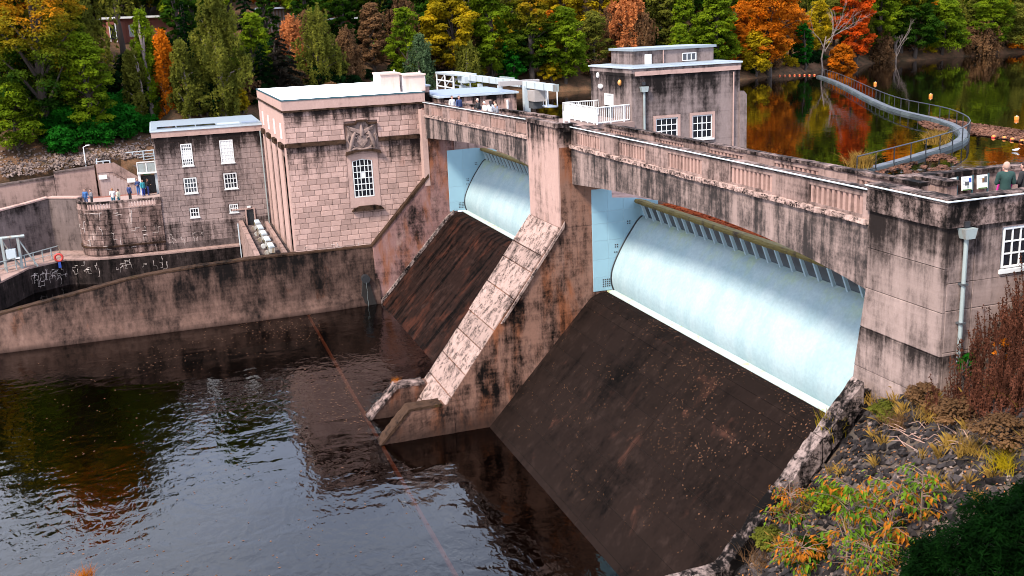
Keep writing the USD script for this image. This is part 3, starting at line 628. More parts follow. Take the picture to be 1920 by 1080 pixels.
for nm, bx in (('parapet_band', (-.02, 3.68, -.1, .38)), ('parapet_band', (3.3, 3.68, .38, 9))):
    obj(nm, rough(MB().box(bx[0], bx[1], bx[2], bx[3], 16.15, 16.88), .3, .02), C['coping'], t)
obj('coping', rough(MB().box(-.02, 3.72, -.14, .46, 16.88, 17.03), .2, .035, 2.5), C['coping'], t)
obj('coping', rough(MB().box(3.22, 3.72, .46, 9, 16.88, 17.03), .2, .035, 2.5, seed=3), C['coping'], t)
obj('cable', MB().tube([[-.02, -.17, 16.98], [3.74, -.17, 16.96], [3.76, -.15, 16.96], [3.76, 9, 16.98]], .026, 6), C['cable'], t)
dpz = 12.0
pp = obj('downpipe', MB().tube([[3.72, .6, 15.85], [3.72, .6, dpz]], .065, 10), C['pipe'], t)
obj('hopper', MB().prism([(.36, 16.12), (.84, 16.12), (.76, 15.82), (.44, 15.82)], 3.6, 3.9), C['pipe'], pp)
for z in (13.2, 14.4): obj('bracket', MB().box(3.6, 3.82, .5, .7, z, z+.05), C['dark_grey'], pp)
obj('outlet', MB().box(3.6, 3.75, .5, .68, 16.15, 16.32), C['black'], pp)
tw_ = thing('terrace_wall', 'low weathered wall with flat coping behind the information boards', 'wall')
for a in ((-1.6, -1.15, 2.3, 9), (-1.15, .35, 2.75, 3.15)):
    obj('wall', MB().box(*a, 15.5, 16.72), C['parapet'], tw_); obj('coping', rough(MB().box(a[0]-.06, a[1]+.06, a[2]-.06, a[3]+.06, 16.72, 16.88), .2, .03, 2.5), C['coping'], tw_)
obj('terrace_slab', MB().box(-1.6, .1, 2.35, 9, 14.9, 15.7), C['parapet'], tw_)
# information boards
for k, lab in enumerate(('white information board with a green leaf, half behind the wall corner', 'white information board with a grey drawing, middle one of three', 'white information board with a coloured photo, nearest the green jacket')):
    c0 = AX(1776+29.5*k, 331-5*k, -.95)
    b = thing('information_board', lab, 'sign', (-.98, c0[1], 0), group=None)
    w = .44
    obj('panel', MB().prism([(-.0, 16.22), (-.05, 16.70), (-.02, 16.71), (.03, 16.23)], 0, w, 'y'), C['white'], b)
    def onb(s0, s1, z0, z1, nm, mat):
        zz = lambda z: .035-(z-16.22)*.1
        obj(nm, MB().add([[zz(z0)+.004, s0, z0], [zz(z0)+.004, s1, z0], [zz(z1)+.004, s1, z1], [zz(z1)+.004, s0, z1]], [[0, 1, 2, 3]]), mat, b)
    onb(.03, w-.03, 16.235, 16.27, 'green_strip', C['lawn'])
    pic = [((.28, .39, 16.5, 16.62, 'dark_grey'), (.22, .31, 16.32, 16.4, 'dark_grey'), (.10, .22, 16.43, 16.58, 'lawn')), ((.13, .3, 16.4, 16.53, 'dark_grey'), (.3, .4, 16.5, 16.65, 'blue'), (.22, .3, 16.3, 16.4, 'pipe')), ((.2, .29, 16.44, 16.6, 'timber'), (.29, .4, 16.44, 16.65, 'dark_grey'), (.22, .29, 16.5, 16.58, 'amber'))][k]
    for p in pic: onb(*p[:4], 'picture', C[p[4]])
    for j in range(5): onb(.04, .09 + .04*((j*7) % 3) if j > 1 else .19, 16.64-.05*j, 16.65-.05*j, 'text_line', C['pipe'])
    obj('edge_post', MB().box(-.03, .04, w, w+.03, 16.1, 16.74), C['edge_teal'], b)

# ------------------------------------------------------------------ powerhouse
t = thing('powerhouse', 'pink granite powerhouse with white flat roof and carved crest over a tall window', 'building')
PX, PY0, PY1, PB = -57.5, -12.14, -.55, 4.6
obj('core', MB().box(-78.5, PX-.08, PY0+.08, PY1, 1, 17.2), C['mortar'], t)
win = sbox(-6.92, 9.12, -5.28, 12.2); surround = sbox(-7.35, 8.2, -4.75, 12.75); cr = sbox(-7.35, 12.7, -4.6, 15.3)
lower = sbox(PY0, PB, PY1, 13.5).difference(surround); upper = sbox(PY0, 13.86, PY1, 16.36).difference(cr)
panels(t, 'granite_block', lower.union(upper), bond(PY0, PY1, PB, 13.5, .82, .445, 1) + bond(PY0, PY1, 13.86, 16.36, .84, .42, 2), on_x(PX-.1), C['block'], depth=.1, gap=.028, ch=.02, seed=2)
obj('parapet_band', MB().box(-78.6, PX+.06, PY0-.06, PY1+.1, 16.5, 17.28), C['smooth_stone'], t)
obj('cornice', rough(MB().box(-78.7, PX+.16, PY0-.16, PY1+.05, 16.36, 16.5), .5, .05, 1.6), C['moss'], t)
for a, b in ((PY0-.12, -7.35), (-4.6, PY1+.05)): obj('mossy_ledge', rough(MB().prism([(a, 13.55), (b, 13.55), (b, 13.86), (a, 13.86)], PX-.05, PX+.24), .25, .05, 2.2), C['moss'], t)
obj('roof', MB().box(-78.5, PX+.02, PY0, PY1+.05, 17.281, 17.34), C['roof_white'], t)
obj('roof_edge', MB().box(PX+.02, PX+.1, PY0-.08, PY1+.12, 17.25, 17.36), C['edge_teal'], t); obj('roof_edge', MB().box(-78.6, PX+.02, PY0-.1, PY0, 17.25, 17.36), C['edge_teal'], t)
# dressed window surround, window, arch hood and hanging ledge
obj('window_surround', MB().prism(list(surround.exterior.coords)[:-1], PX-.1, PX-.06), C['smooth_stone'], t)
for a, b, c, d in ((-7.33, -6.97, 8.2, 12.62), (-5.23, -4.77, 8.2, 12.62), (-6.97, -5.23, 8.2, 9.0)): obj('surround_stone', MB().box(PX-.1, PX+.03, a, b, c, d), C['smooth_stone'], t)
obj('surround_stone', MB().prism([(-6.97, 12.02), (-6.1, 12.2), (-5.23, 12.02), (-5.23, 12.62), (-6.97, 12.62)], PX-.1, PX+.028), C['smooth_stone'], t)
window(t, on_x(PX-.05), -6.93, -5.27, 9.02, 12.2, [0, .19, .38, .62, .81, 1], [0, .17, .335, .5, .665, .83, 1], bar=.055, frame=.07, arch=.16, odd={(2, 3)})
hood = [(-7.42, 12.55)] + [(-7.42+2.95*q, 12.55+.32*math.sin(q*PI)) for q in np.linspace(0, 1, 13)] + [(-4.47, 12.55), (-4.55, 12.85)] + [(-4.55-2.8*q, 12.85+.15*math.sin(q*PI)) for q in np.linspace(0, 1, 9)]
obj('window_hood', MB().prism(hood, PX-.1, PX+.34), C['moss'], t)
obj('hanging_ledge', rough(MB().prism([(-7.3, 7.9), (-4.55, 7.9), (-4.75, 8.12), (-5.3, 8.3), (-6.6, 8.3), (-7.1, 8.12)], PX-.05, PX+.3), .2, .04), C['moss'], t)
# carved crest: stepped back stone with shield, two rearing beasts, wings and a scroll in relief
cy, cz = -5.98, 13.95
crest = obj('carved_crest', MB().prism([(cy-1.3, 12.85), (cy+1.35, 12.85), (cy+1.35, 13.9), (cy+1.2, 14.3), (cy+1.2, 15.05), (cy+.5, 15.05), (cy+.36, 15.3), (cy-.2, 15.3), (cy-.42, 15.05), (cy-1.15, 15.05), (cy-1.15, 14.3), (cy-1.3, 13.9)], PX-.1, PX+.1), C['carving'], t)
sphere = lambda c, r: manifold3d.Manifold.sphere(r, 10).translate([float(q) for q in c])
def chain(pts):
    """hulls of neighbouring spheres ((x, y, z), r)"""
    out = None
    for (a, ra), (b, rb) in zip(pts, pts[1:]):
        h = manifold3d.Manifold.batch_hull([sphere(a, ra), sphere(b, rb)]); out = h if out is None else out + h
    return out
def blob(ms):
    m = ms[0]
    for q in ms[1:]: m = m + q
    k = m.to_mesh(); return trimesh.Trimesh(k.vert_properties[:, :3], k.tri_verts, process=False)
def rel(pts): return chain([((PX+.1+h, cy+a, cz+b), r) for a, b, h, r in pts])
obj('shield', rough(MB().prism([(cy-.42, cz+.15), (cy+.42, cz+.15), (cy+.42, cz-.35), (cy, cz-.8), (cy-.42, cz-.35)], PX+.1, PX+.24), .1, .03, 5), C['carving'], crest)
for sg in (-1, 1):
    bd = [rel([(sg*.98, -.85, .06, .155), (sg*.88, -.35, .12, .16), (sg*.72, .1, .14, .17), (sg*.58, .38, .16, .12)]), rel([(sg*.72, .1, .14, .1), (sg*.46, .0, .2, .06)]), rel([(sg*.66, .3, .14, .09), (sg*.4, .28, .2, .05)]), rel([(sg*.95, -.5, .1, .09), (sg*.65, -.75, .14, .07)]), rel([(sg*1.02, -.6, .08, .05), (sg*1.18, -.1, .08, .05), (sg*1.08, .25, .1, .06)])]
    obj('beast', blob(bd), C['carving'], crest, smooth=50)
    wg = [rel([(sg*.15, .35+.1*q, .1, .1), (sg*(.55+.1*q), .55+.12*q, .12, .08), (sg*(.95+.08*q), .7+.14*q, .06, .06)]) for q in range(3)]
    obj('wing', blob(wg), C['carving'], crest, smooth=50)
obj('helmet', blob([rel([(0, .2, .12, .16), (0, .5, .16, .18), (0, .95, .1, .1)])]), C['carving'], crest, smooth=50)
obj('scroll', blob([rel([(-1.1, -.98, .06, .1), (-.6, -.85, .12, .1), (0, -.98, .14, .1), (.6, -.85, .12, .1), (1.1, -.98, .06, .1)])]), C['carving'], crest, smooth=50)
obj('mossy_cap', rough(MB().prism([(cy-1.3, 15.02), (cy-.45, 15.02), (cy-.28, 15.25), (cy+.42, 15.25), (cy+.52, 15.02), (cy+1.3, 15.02), (cy+1.3, 15.14), (cy+.6, 15.14), (cy+.48, 15.4), (cy-.32, 15.4), (cy-.5, 15.14), (cy-1.3, 15.14)], PX-.05, PX+.3), .12, .05, 4), C['moss'], crest)
# river front with tall recessed windows between pilasters and small windows above
edges = [-78.5, -75.6, -74.0, -70.7, -69.0, -65.8, -64.1, -61.0, -58.9, -57.52]
for a, b in zip(edges[0::2], edges[1::2]): obj('pilaster', MB().box(a, b, PY0-.02, PY0+.1, PB-2, 13.6), C['smooth_stone'], t)
obj('front_wall', MB().box(-78.5, PX-.01, PY0-.02, PY0+.1, 13.6, 16.4), C['smooth_stone'], t)
for k in range(4):
    a, b = edges[1+2*k], edges[2+2*k]
    obj('tall_window', MB().box(a+.1, b-.1, PY0+.3-.22, PY0+.3-.2, 4.6, 12.6), C['glass'], t)
    obj('window_arch', rough(MB().box(a-.15, b+.15, PY0-.28, PY0+.02, 13.3, 13.72), .3, .03), C['moss'], t)
    c = (a+b)/2
    window(t, on_y(PY0+.0), c-.45, c+.45, 14.1, 15.35, 2, 3, frame=.08)
# roof stacks
for k, (y0, y1, zt) in enumerate(((-3.85, -2.25, 18.95), (-1.95, -.1, 18.75))):
    s = obj('roof_stack', MB().box(-61.4, -58.5, y0, y1, 17.34, zt-.14), C['cream'], t)
    obj('cap', MB().box(-61.5, -58.4, y0-.08, y1+.08, zt-.14, zt), C['cream'], s); obj('white_side', MB().box(-61.4, -58.52, y0-.03, y0-.004, 17.34, zt-.14), C['roof_white'], s)
    obj('vent', MB().tube([[-59.2, y1-.25, zt], [-59.2, y1-.25, zt+.2]], .07, 6), C['white'], s)
obj('drain_spout', MB().tube([[PX+.1, -.3, 16.2], [PX+.3, -.1, 16.0], [PX+.3, .05, 15.7]], .06, 6), C['pipe'], t)

# ------------------------------------------------------------------ office block left of the powerhouse
t = thing('office_building', 'flat-roofed stone office block with white sash windows left of the powerhouse', 'building')
OX, OY0, OY1 = -77.0, -22.38, -12.16
obj('core', MB().box(-88, OX-.08, OY0+.05, OY1, .2, 13.9), C['mortar'], t)
wins = [(-19.98, -18.95, 10.54, 12.64, 5, 7), (-16.35, -15.1, 10.53, 12.72, 4, 6), (-20.06, -18.86, 7.88, 9.36, 4, 3), (-16.3, -15.06, 7.98, 9.5, 4, 3), (-19.82, -18.97, 5.5, 6.4, 3, 2), (-16.08, -15.25, 5.62, 6.42, 4, 2)]
reg = sbox(OY0, 3.1, OY1, 13.4)
for a, b, c, d, _, _ in wins: reg = reg.difference(sbox(a-.05, c-.05, b+.05, d+.05))
dr = sbox(-14.55, 3.7, -13.75, 5.75); reg = reg.difference(dr.buffer(.08))
panels(t, 'stone_block', reg, bond(OY0, OY1, 3.1, 13.4, 1.25, .52, 7), on_x(OX-.1), C['office_block'], depth=.1, gap=.03, ch=.02, seed=8)
obj('foot_wall', MB().box(OX-.1, OX+.02, OY0, OY1, .2, 3.1), C['wall_dark'], t)
for k, (a, b, c, d, n, m) in enumerate(wins):
    window(t, on_x(OX-.08), a, b, c, d, n, m, bar=.06, frame=.09, odd={(i, j) for i in range(n) for j in (range(2, 5) if k == 0 else range(6))} if k < 2 else None)
    obj('window_ledge', MB().box(OX-.05, OX+.09, a-.06, b+.06, c-.1, c-.01), C['white'], t)
obj('door', MB().box(OX-.1, OX-.05, -14.5, -13.8, 3.7, 5.7), C['black'], t)
for q in ((-14.63, -14.5, 3.7, 5.8), (-13.8, -13.68, 3.7, 5.8), (-15.9, -13.68, 5.8, 5.9)): obj('door_surround', MB().box(OX-.03, OX+.1, *q), C['smooth_stone'], t)
obj('door_lamp', MB().box(OX, OX+.15, -14.4, -14.05, 5.95, 6.12), C['lamp'], t)
obj('side_wall', MB().box(-88, OX-.1, OY0-.02, OY0+.1, .2, 13.4), C['office_block'], t)
obj('parapet_band', MB().box(-88, OX+.12, OY0-.12, OY1, 13.4, 13.95), C['smooth_stone'], t)
obj('roof_edge', MB().box(-88, OX+.2, OY0-.2, OY1, 13.95, 14.12), C['edge_pale'], t)
obj('roof', MB().box(-87.9, OX+.05, OY0-.1, OY1, 14.121, 14.2), C['roof_grey'], t)
for a, b, c in ((-21.9, -20.2, 'glass'), (-20.1, -18.4, 'glass'), (-18.3, -16.5, 'glass'), (-16.3, -14.2, 'edge_pale'), (-14.0, -12.5, 'roof_blue')):
    obj('roof_panel', MB().prism([(-77.3, 14.2), (-78.6, 14.2), (-78.6, 14.5), (-77.3, 14.26)], a, b, 'y') if 0 else MB().box(-78.8, -77.3, a, b, 14.2, 14.27), C[c], t)
obj('downpipe', MB().tube([[OX+.1, -12.4, 13.4], [OX+.1, -12.4, 4]], .06, 6), C['pipe'], t)

# turbine deck between the two buildings
t = thing('turbine_deck', 'concrete deck along the foot of the powerhouse with low side wall', 'deck')
obj('slab', MB().box(OX+.05, -57.6, -14.95, PY0-.02, 1, 4.2), C['wall_dark'], t)
obj('side_wall', rough(MB().box(OX+.05, -58.0, -15.35, -14.95, -1.5, 4.75), .6, .03), C['retaining'], t)
obj('inner_kerb', MB().box(OX+2, -57.9, -13.0, -12.7, 4.2, 4.75), C['retaining'], t)
eq = None
for k in range(5):
    x = -74.2+3.1*k
    if eq is None:
        eq = thing('valve_cabinet', 'white valve cabinet nearest the dark door on the turbine deck', 'cabinet', (x, -13.75, 4.2), group='white valve cabinets on the turbine deck')
        obj('body', MB().box(-.8, .8, -.22, .22, .2, .7), C['cabinet'], eq); obj('lid', MB().prism([(-.26, .7), (.26, .7), (.18, .82), (-.18, .82)], -.85, .85), C['grey_paint'], eq)
        obj('foot', MB().box(-.8, -.6, -.25, .25, 0, .2), C['black'], eq); obj('foot', MB().box(.6, .8, -.25, .25, 0, .2), C['black'], eq); obj('stripe', MB().box(-.5, .1, -.31, -.3, .4, .7), C['lip'], eq); obj('valve_wheel', MB().tube([[1.1, -.5, .35], [1.3, -.5, .35]], .2, 10), C['cabinet'], eq)
    else: dup(eq, ['', 'second white valve cabinet from the dark door', 'third white valve cabinet, middle of the row', 'fourth white valve cabinet from the dark door', 'white valve cabinet nearest the training wall'][k], (x, -13.75, 4.2))
lad = thing('deck_ladder', 'thin metal ladder hanging down the deck wall to the dark pool', 'ladder')
for s in (0, .4): obj('stile', MB().tube([[-76.2+s, -15.5, 4.6], [-76.2+s, -15.5, -.3]], .05, 6), C['grey_paint'], lad)
for z in np.arange(.2, 4.4, .35): obj('rung', MB().tube([[-76.2, -15.5, z], [-75.8, -15.5, z]], .025, 5), C['grey_paint'], lad)

# ------------------------------------------------------------------ bastion and terrace on the left
path = []
for y in np.linspace(OY0, -27.4, 6): path.append((-77.0, y))
for a in np.linspace(0, PI/2, 9)[1:]: path.append((-79.6+2.6*math.cos(a), -27.4-2.6*math.sin(a)))
path += [(-81.2, -30.05)]
path = np.array(path); pl = np.r_[0, np.cumsum(np.linalg.norm(np.diff(path, axis=0), axis=1))]
_tan = np.gradient(path, axis=0); _tan /= np.linalg.norm(_tan, axis=1, keepdims=True)
def bas_map(s, z, d):
    s = np.asarray(s); x = np.interp(s, pl, path[:, 0]); y = np.interp(s, pl, path[:, 1])
    tx = np.interp(s, pl, _tan[:, 0]); ty = np.interp(s, pl, _tan[:, 1])
    d = np.asarray(d)
    return np.stack([x-ty*d, y+tx*d, np.asarray(z)], -1)
t = thing('bastion', 'rounded lime-streaked stone bastion with balustrade below the visitor terrace', 'bastion')
panels(t, 'stone_block', sbox(0, 2.6, pl[-1], 7.0), bond(0, pl[-1], 2.6, 7.0, .95, .5, 11), bas_map, C['bastion_block'], depth=.1, gap=.03, ch=.02, seed=12)
v = []; f = []
for p in path: v += [(p[0]-.05, p[1]+.05, .3), (p[0]-.05, p[1]+.05, 7.0)]
for i in range(len(path)-1): f.append([2*i, 2*i+1, 2*i+3, 2*i+2])
obj('core', MB().add(np.array(v)-[.03, 0, 0], f), C['mortar'], t)
def ring(s0, s1, z0, z1, d0, d1, n=20):
    ss = np.linspace(s0, s1, n); m = MB(); a = [bas_map(ss, np.full(n, z), np.full(n, d)) for z, d in ((z0, d0), (z0, d1), (z1, d1), (z1, d0))]
    v = np.stack(a, 1).reshape(-1, 3); f = [[i*4+j, i*4+(j+1) % 4, i*4+4+(j+1) % 4, i*4+4+j] for i in range(n-1) for j in range(4)] + [[0, 1, 2, 3], [4*n-4, 4*n-3, 4*n-2, 4*n-1]]
    return m.add(v, f)
obj('base_band', rough(ring(0, pl[-1], 3.35, 3.5, -.05, .2), .4, .02), C['moss'], t)
obj('rail', rough(ring(0, pl[-1], 7.6, 7.78, -.25, .13), .4, .015), C['coping'], t)
obj('rail_foot', ring(0, pl[-1], 7.0, 7.1, -.2, .13), C['parapet'], t)
sp = [(0, .5, 0), (.5, 2.9, 9), (2.9, 4.6, 0), (4.6, 6.8, 8), (6.8, 7.6, 0), (7.6, 9.0, 5), (9.0, pl[-1], 0)]
for a, b, n in sp:
    if n == 0: obj('balustrade_panel', ring(a, b, 7.1, 7.6, -.15, .1, 8), C['bastion_block'], t)
    for i in range(n):
        c = a+(i+.5)*(b-a)/n; obj('baluster', ring(c-.07, c+.07, 7.1, 7.6, -.1, .06, 2), C['smooth_stone'], t)
structure('terrace', MB().prism([(-77.1, -22.3), (-77.1, -27.4), (-78, -29.2), (-79.6, -29.95), (-81.2, -29.9), (-88.4, -29.9), (-96, -29.9), (-96, -22.3)], 6.2, 6.8, 'z'), C['terrace'], 'paved visitor terrace behind the balustrade', 'terrace')
structure('terrace_edge_path', MB().prism([(-87.2, -22.4), (-87.2, -29.8), (-88.3, -29.8), (-88.3, -22.4)], 6.8, 6.806, 'z'), C['brick'], 'strip of red leaves along the foot of the retaining wall', 'path')
# river wall left of the bastion
t = thing('river_wall', 'tall dark board-marked wall bending left from the rounded bastion', 'wall')
rw = [(-81.2, -30.0, 7.75), (-83.1, -32.9, 7.75), (-82.0, -35.2, 7.4), (-79.5, -38.0, 7.2), (-74, -44, 6.6), (-66, -53, 6)]
for (x0, y0, z0), (x1, y1, z1) in zip(rw, rw[1:]):
    dx, dy = x1-x0, y1-y0; L = math.hypot(dx, dy); nx, ny = dy/L*.6, -dx/L*.6
    v = [(x0, y0, -1), (x1, y1, -1), (x1, y1, z1), (x0, y0, z0), (x0+nx, y0+ny, -1), (x1+nx, y1+ny, -1), (x1+nx, y1+ny, z1), (x0+nx, y0+ny, z0)]
    obj('wall_section', MB().add(v, [[0, 1, 2, 3], [4, 7, 6, 5], [3, 2, 6, 7], [0, 4, 5, 1], [0, 3, 7, 4], [1, 5, 6, 2]]), C['wall_dark'], t)
    v2 = np.array([(x0-nx*.15, y0-ny*.15, z0), (x1-nx*.15, y1-ny*.15, z1), (x1+nx*1.1, y1+ny*1.1, z1), (x0+nx*1.1, y0+ny*1.1, z0)])
    obj('coping', MB().add(np.vstack([v2, v2+[0, 0, .14]]), [[0, 1, 2, 3], [4, 7, 6, 5], [0, 4, 5, 1], [1, 5, 6, 2], [2, 6, 7, 3], [3, 7, 4, 0]]), C['smooth_stone'], t)
structure('lower_path', MB().prism([(-85.5, -30.2), (-85, -33.2), (-82, -38.5), (-68, -55), (-75, -60), (-95, -50), (-88.8, -33), (-88.8, -30.2)], 5.9, 6.3, 'z'), C['hill'], 'leaf-strewn ground behind the dark river wall', 'ground')
# retaining wall along the upper bank
t = thing('retaining_wall', 'stained pinkish retaining wall below the stony bank', 'wall')
up = [(-88.3, -45, 8.6), (-88.3, -37.5, 8.75), (-88.3, -32.6, 9.15), (-88.3, -32.55, 9.55), (-88.3, -28.6, 9.85)]
for (x0, y0, z0), (x1, y1, z1) in zip(up, up[1:]): 
    if y1-y0 > .2:
        obj('wall_panel', MB().prism([(y0, 5.8), (y1, 5.8), (y1, z1), (y0, z0)], -88.9, -88.3), C['retaining'], t)
        obj('coping', rough(MB().prism([(y0, z0), (y1, z1), (y1, z1+.16), (y0, z0+.16)], -89.0, -88.2), .5, .03), C['wall_dark'], t)
obj('wall_panel', MB().box(-92.6, -92.1, -28.6, -22.4, 6.5, 9.5), C['retaining'], t)
structure('upper_walkway', MB().box(-96, -92.1, -29, -12, 9.3, 9.62), C['terrace'], 'upper walkway above the terrace', 'path')
# stair with sloping side wall
t = thing('stairs', 'concrete stair with sloping solid side wall climbing from the terrace to the upper path', 'stairs')
s0 = AX(186, 348, -88.1); s1 = AX(243, 352, -88.1)
for k in range(14):
    y = -28.2+4.6*(1-(k+1)/14); obj('step', MB().box(-90.4, -88.0, y, y+.34, 6.8, 6.8+.2*(k+1)), C['terrace'], t)
obj('side_wall', MB().prism([(-28.4, 9.3), (-26.9, 9.3), (-23.6, 6.9), (-23.6, 7.9), (-26.6, 10.2), (-28.4, 10.2)], -88.25, -87.95), C['retaining'], t)
obj('under_wall', MB().prism([(-28.4, 6.8), (-23.7, 6.8), (-26.9, 9.3), (-28.4, 9.3)], -88.22, -88.02), C['retaining'], t)
obj('back_wall', MB().box(-90.8, -90.5, -28.3, -22.4, 6.8, 9.5), C['wall_dark'], t)
for nm, px, mt in (('wall_lamp', (193, 332), 'white'), ('white_sign', (246, 338), 'white'), ('green_sign', (253, 328), 'green_paint')):
    c = AX(*px, -87.9 if nm != 'green_sign' else -90.4); obj(nm, MB().box(c[0], c[0]+.06, c[1]-.4, c[1]+.4, c[2]-.22, c[2]+.22), C[mt], t)
# railing along the upper path
t = thing('upper_railing', 'pale grey panel railing along the upper path behind the terrace', 'railing')
def rail_run(t, p0, p1, n, h, mat='grey_paint', mesh=True, mids=1):
    p0, p1 = np.array(p0, float), np.array(p1, float)
    obj('top_rail', MB().tube([p0+[0, 0, h], p1+[0, 0, h]], .05, 6), C[mat], t)
    for j in range(mids): obj('mid_rail', MB().tube([p0+[0, 0, h*(j+.6)/(mids+.2)*.85], p1+[0, 0, h*(j+.6)/(mids+.2)*.85]], .03, 5), C[mat], t)
    for i in range(n+1):
        q = p0+(p1-p0)*i/n; obj('post', MB().tube([q, q+[0, 0, h]], .055, 6), C[mat], t)
rail_run(t, (-92, -27.0, 9.62), (-92, -21.5, 9.75), 5, 1.1, mids=3)
rail_run(t, (-92, -28.3, 9.62), (-88.3, -28.3, 9.4), 2, 1.1, mids=2)
rail_run(t, (-88.1, -28.3, 9.4), (-88.1, -27.0, 9.4), 2, 1.05, mids=2)
# entrance kiosk with dark doorway
t = thing('entrance_porch', 'white framed entrance porch with dark doorway beside the office block', 'porch')
c = AX(272, 352, -86.5); y0 = c[1]-.2
obj('side_panel', MB().box(-88, -86.5, y0-.35, y0-.1, 6.8, 9.0), C['white'], t); obj('roof', MB().box(-88.3, -86.3, y0-.4, y0+2.2, 9.0, 9.15), C['white'], t)
obj('doorway', MB().box(-87.6, -87.5, y0-.1, y0+1.3, 6.8, 8.7), C['black'], t); obj('side_panel', MB().box(-87.6, -86.6, y0+1.3, y0+2, 6.8, 9), C['grey_paint'], t); obj('green_sign', MB().box(-87.45, -87.4, y0+.2, y0+.9, 8.75, 8.95), C['green_paint'], t)
for k in range(3): obj('balcony_post', MB().box(-86.5, -86.4, y0-.35+.9*k, y0-.27+.9*k, 9.15, 10.2), C['white'], t)
obj('balcony_rail', MB().box(-86.5, -86.4, y0-.35, y0+2, 10.15, 10.25), C['white'], t)
obj('balcony_glass', MB().box(-86.47, -86.44, y0-.3, y0+2, 9.2, 10.1), C['pipe'], t)
# street lamp
c = AX(163, 324, -89.2)
t = thing('street_lamp', 'slim pale street lamp standing on the stony bank above the wall', 'street lamp', (c[0], c[1], c[2]))
obj('column', MB().tube([[0, 0, -.6], [0, 0, 2.7]], [.06, .045], 8), C['white'], t); obj('arm', MB().tube([[0, 0, 2.68], [0, .25, 2.78], [0, .35, 2.8]], .035, 6), C['white'], t); obj('lantern', MB().prism([(.2, 2.78), (.62, 2.82), (.62, 2.9), (.2, 2.88)], -.09, .09), C['lamp'], t)
# low ledge around the bastion, over the black pool
t = thing('river_ledge', 'low dark concrete ledge with lime marks round the foot of the bastion', 'ledge')
led = [(-77, OY1-1.5), (-77, -22.5), (-77.6, -27.5), (-79.3, -31.5), (-76.4, -34.5), (-70.0, -36.4), (-62, -38.5), (-62, -42), (-72, -41), (-80, -36), (-84, -32), (-84, -30), (-79, -20), (-79, OY1-1.5)]
led = [(-75.9, -15.4), (-75.9, -22.5), (-76.4, -28.5), (-77.9, -31.6), (-75.6, -34.6), (-69.5, -36.8), (-61, -39.4), (-61, -42.4), (-71, -40.2), (-79, -37), (-84, -32), (-80, -29), (-77, -22.4), (-77, -15.4)]
obj('ledge_wall', MB().prism(led, -2, 2.35, 'z'), C['wall_black'], t)
obj('ledge_top', rough(MB().prism(led, 2.35, 2.5, 'z'), .8, .03), C['retaining'], t)
t = thing('ledge_railing', 'thin metal handrail along the low ledge beneath the dark river wall', 'railing')
rail_run(t, (-79.4, -32.2, 2.5), (-73.5, -37.0, 2.5), 7, 1.1, 'pipe', mids=1)
t = thing('lifebuoy', 'red and white lifebuoy hanging on the ledge railing', 'lifebuoy', tuple(AX(110, 483, -77.3)))
obj('ring', trimesh.creation.torus(.34, .1, major_sections=16, minor_sections=8).apply_transform(trimesh.transformations.rotation_matrix(PI/2, [0, 1, 0])), C['red'], t, smooth=True); obj('stand', MB().box(-.05, .05, -.12, .12, -1.0, -.3), C['blue'], t)
# lime crusts where water seeps through the masonry
C['lime'] = plain('white_lime_crust', (.62, .52, .47), .9, var=.4)
def lime(parent, fmap, s0, s1, z0, z1, n, seed, ln=.9, r=.035):
    rg = np.random.default_rng(seed); m = MB()
    for k in range(n):
        a, z = rg.uniform(s0, s1), rg.uniform(z0, z1); p = [(a, z)]
        for q in range(rg.integers(3, 6)):
            if rg.random() < .35: p.append((p[-1][0]+rg.uniform(.1, .45)*ln*(1 if rg.random() < .7 else -1), p[-1][1]+rg.normal()*.03))
            else: p.append((p[-1][0]+rg.normal()*.04, p[-1][1]-rg.uniform(.08, .35)*ln))
        p = np.array(p); m.tube(fmap(p[:, 0], p[:, 1], np.full(len(p), .0)), np.maximum(.006, r*rg.uniform(.1, 1.2, len(p))*np.linspace(1, .3, len(p))), 5)
    return obj('lime_crust', m, C['lime'], parent, kind='stuff')
def seg_map(a, b):
    a, b = np.array(a, float), np.array(b, float); d = (b-a)/np.linalg.norm(b-a); nn = np.array([-d[1], d[0]]); nn = nn if nn[0] > 0 else -nn
    return lambda s, z, e: np.stack([a[0]+d[0]*s+nn[0]*.0, a[1]+d[1]*s, z], -1)
ledge_prim = stage.GetPrimAtPath('/World/river_ledge')
lime(ledge_prim, seg_map((-76.4, -28.5), (-77.9, -31.6)), .2, 3, 1.2, 2.3, 10, 1); lime(ledge_prim, seg_map((-77.9, -31.6), (-75.6, -34.6)), .1, 3.6, .9, 2.2, 30, 2); lime(ledge_prim, seg_map((-75.9, -22.5), (-76.4, -28.5)), 0, 5.5, 1.3, 2.3, 12, 3)
lime(stage.GetPrimAtPath('/World/bastion'), lambda s, z, e: bas_map(s, z, .1), .3, 10.5, 3.2, 6.9, 26, 4, 1.1, .04)
lime(stage.GetPrimAtPath('/World/office_building'), on_x(OX), -22.2, -19, 2.9, 4.2, 12, 5)
lime(stage.GetPrimAtPath('/World/powerhouse'), on_x(PX), -11.8, -5.8, 4.7, 5.5, 12, 8, .6, .03)
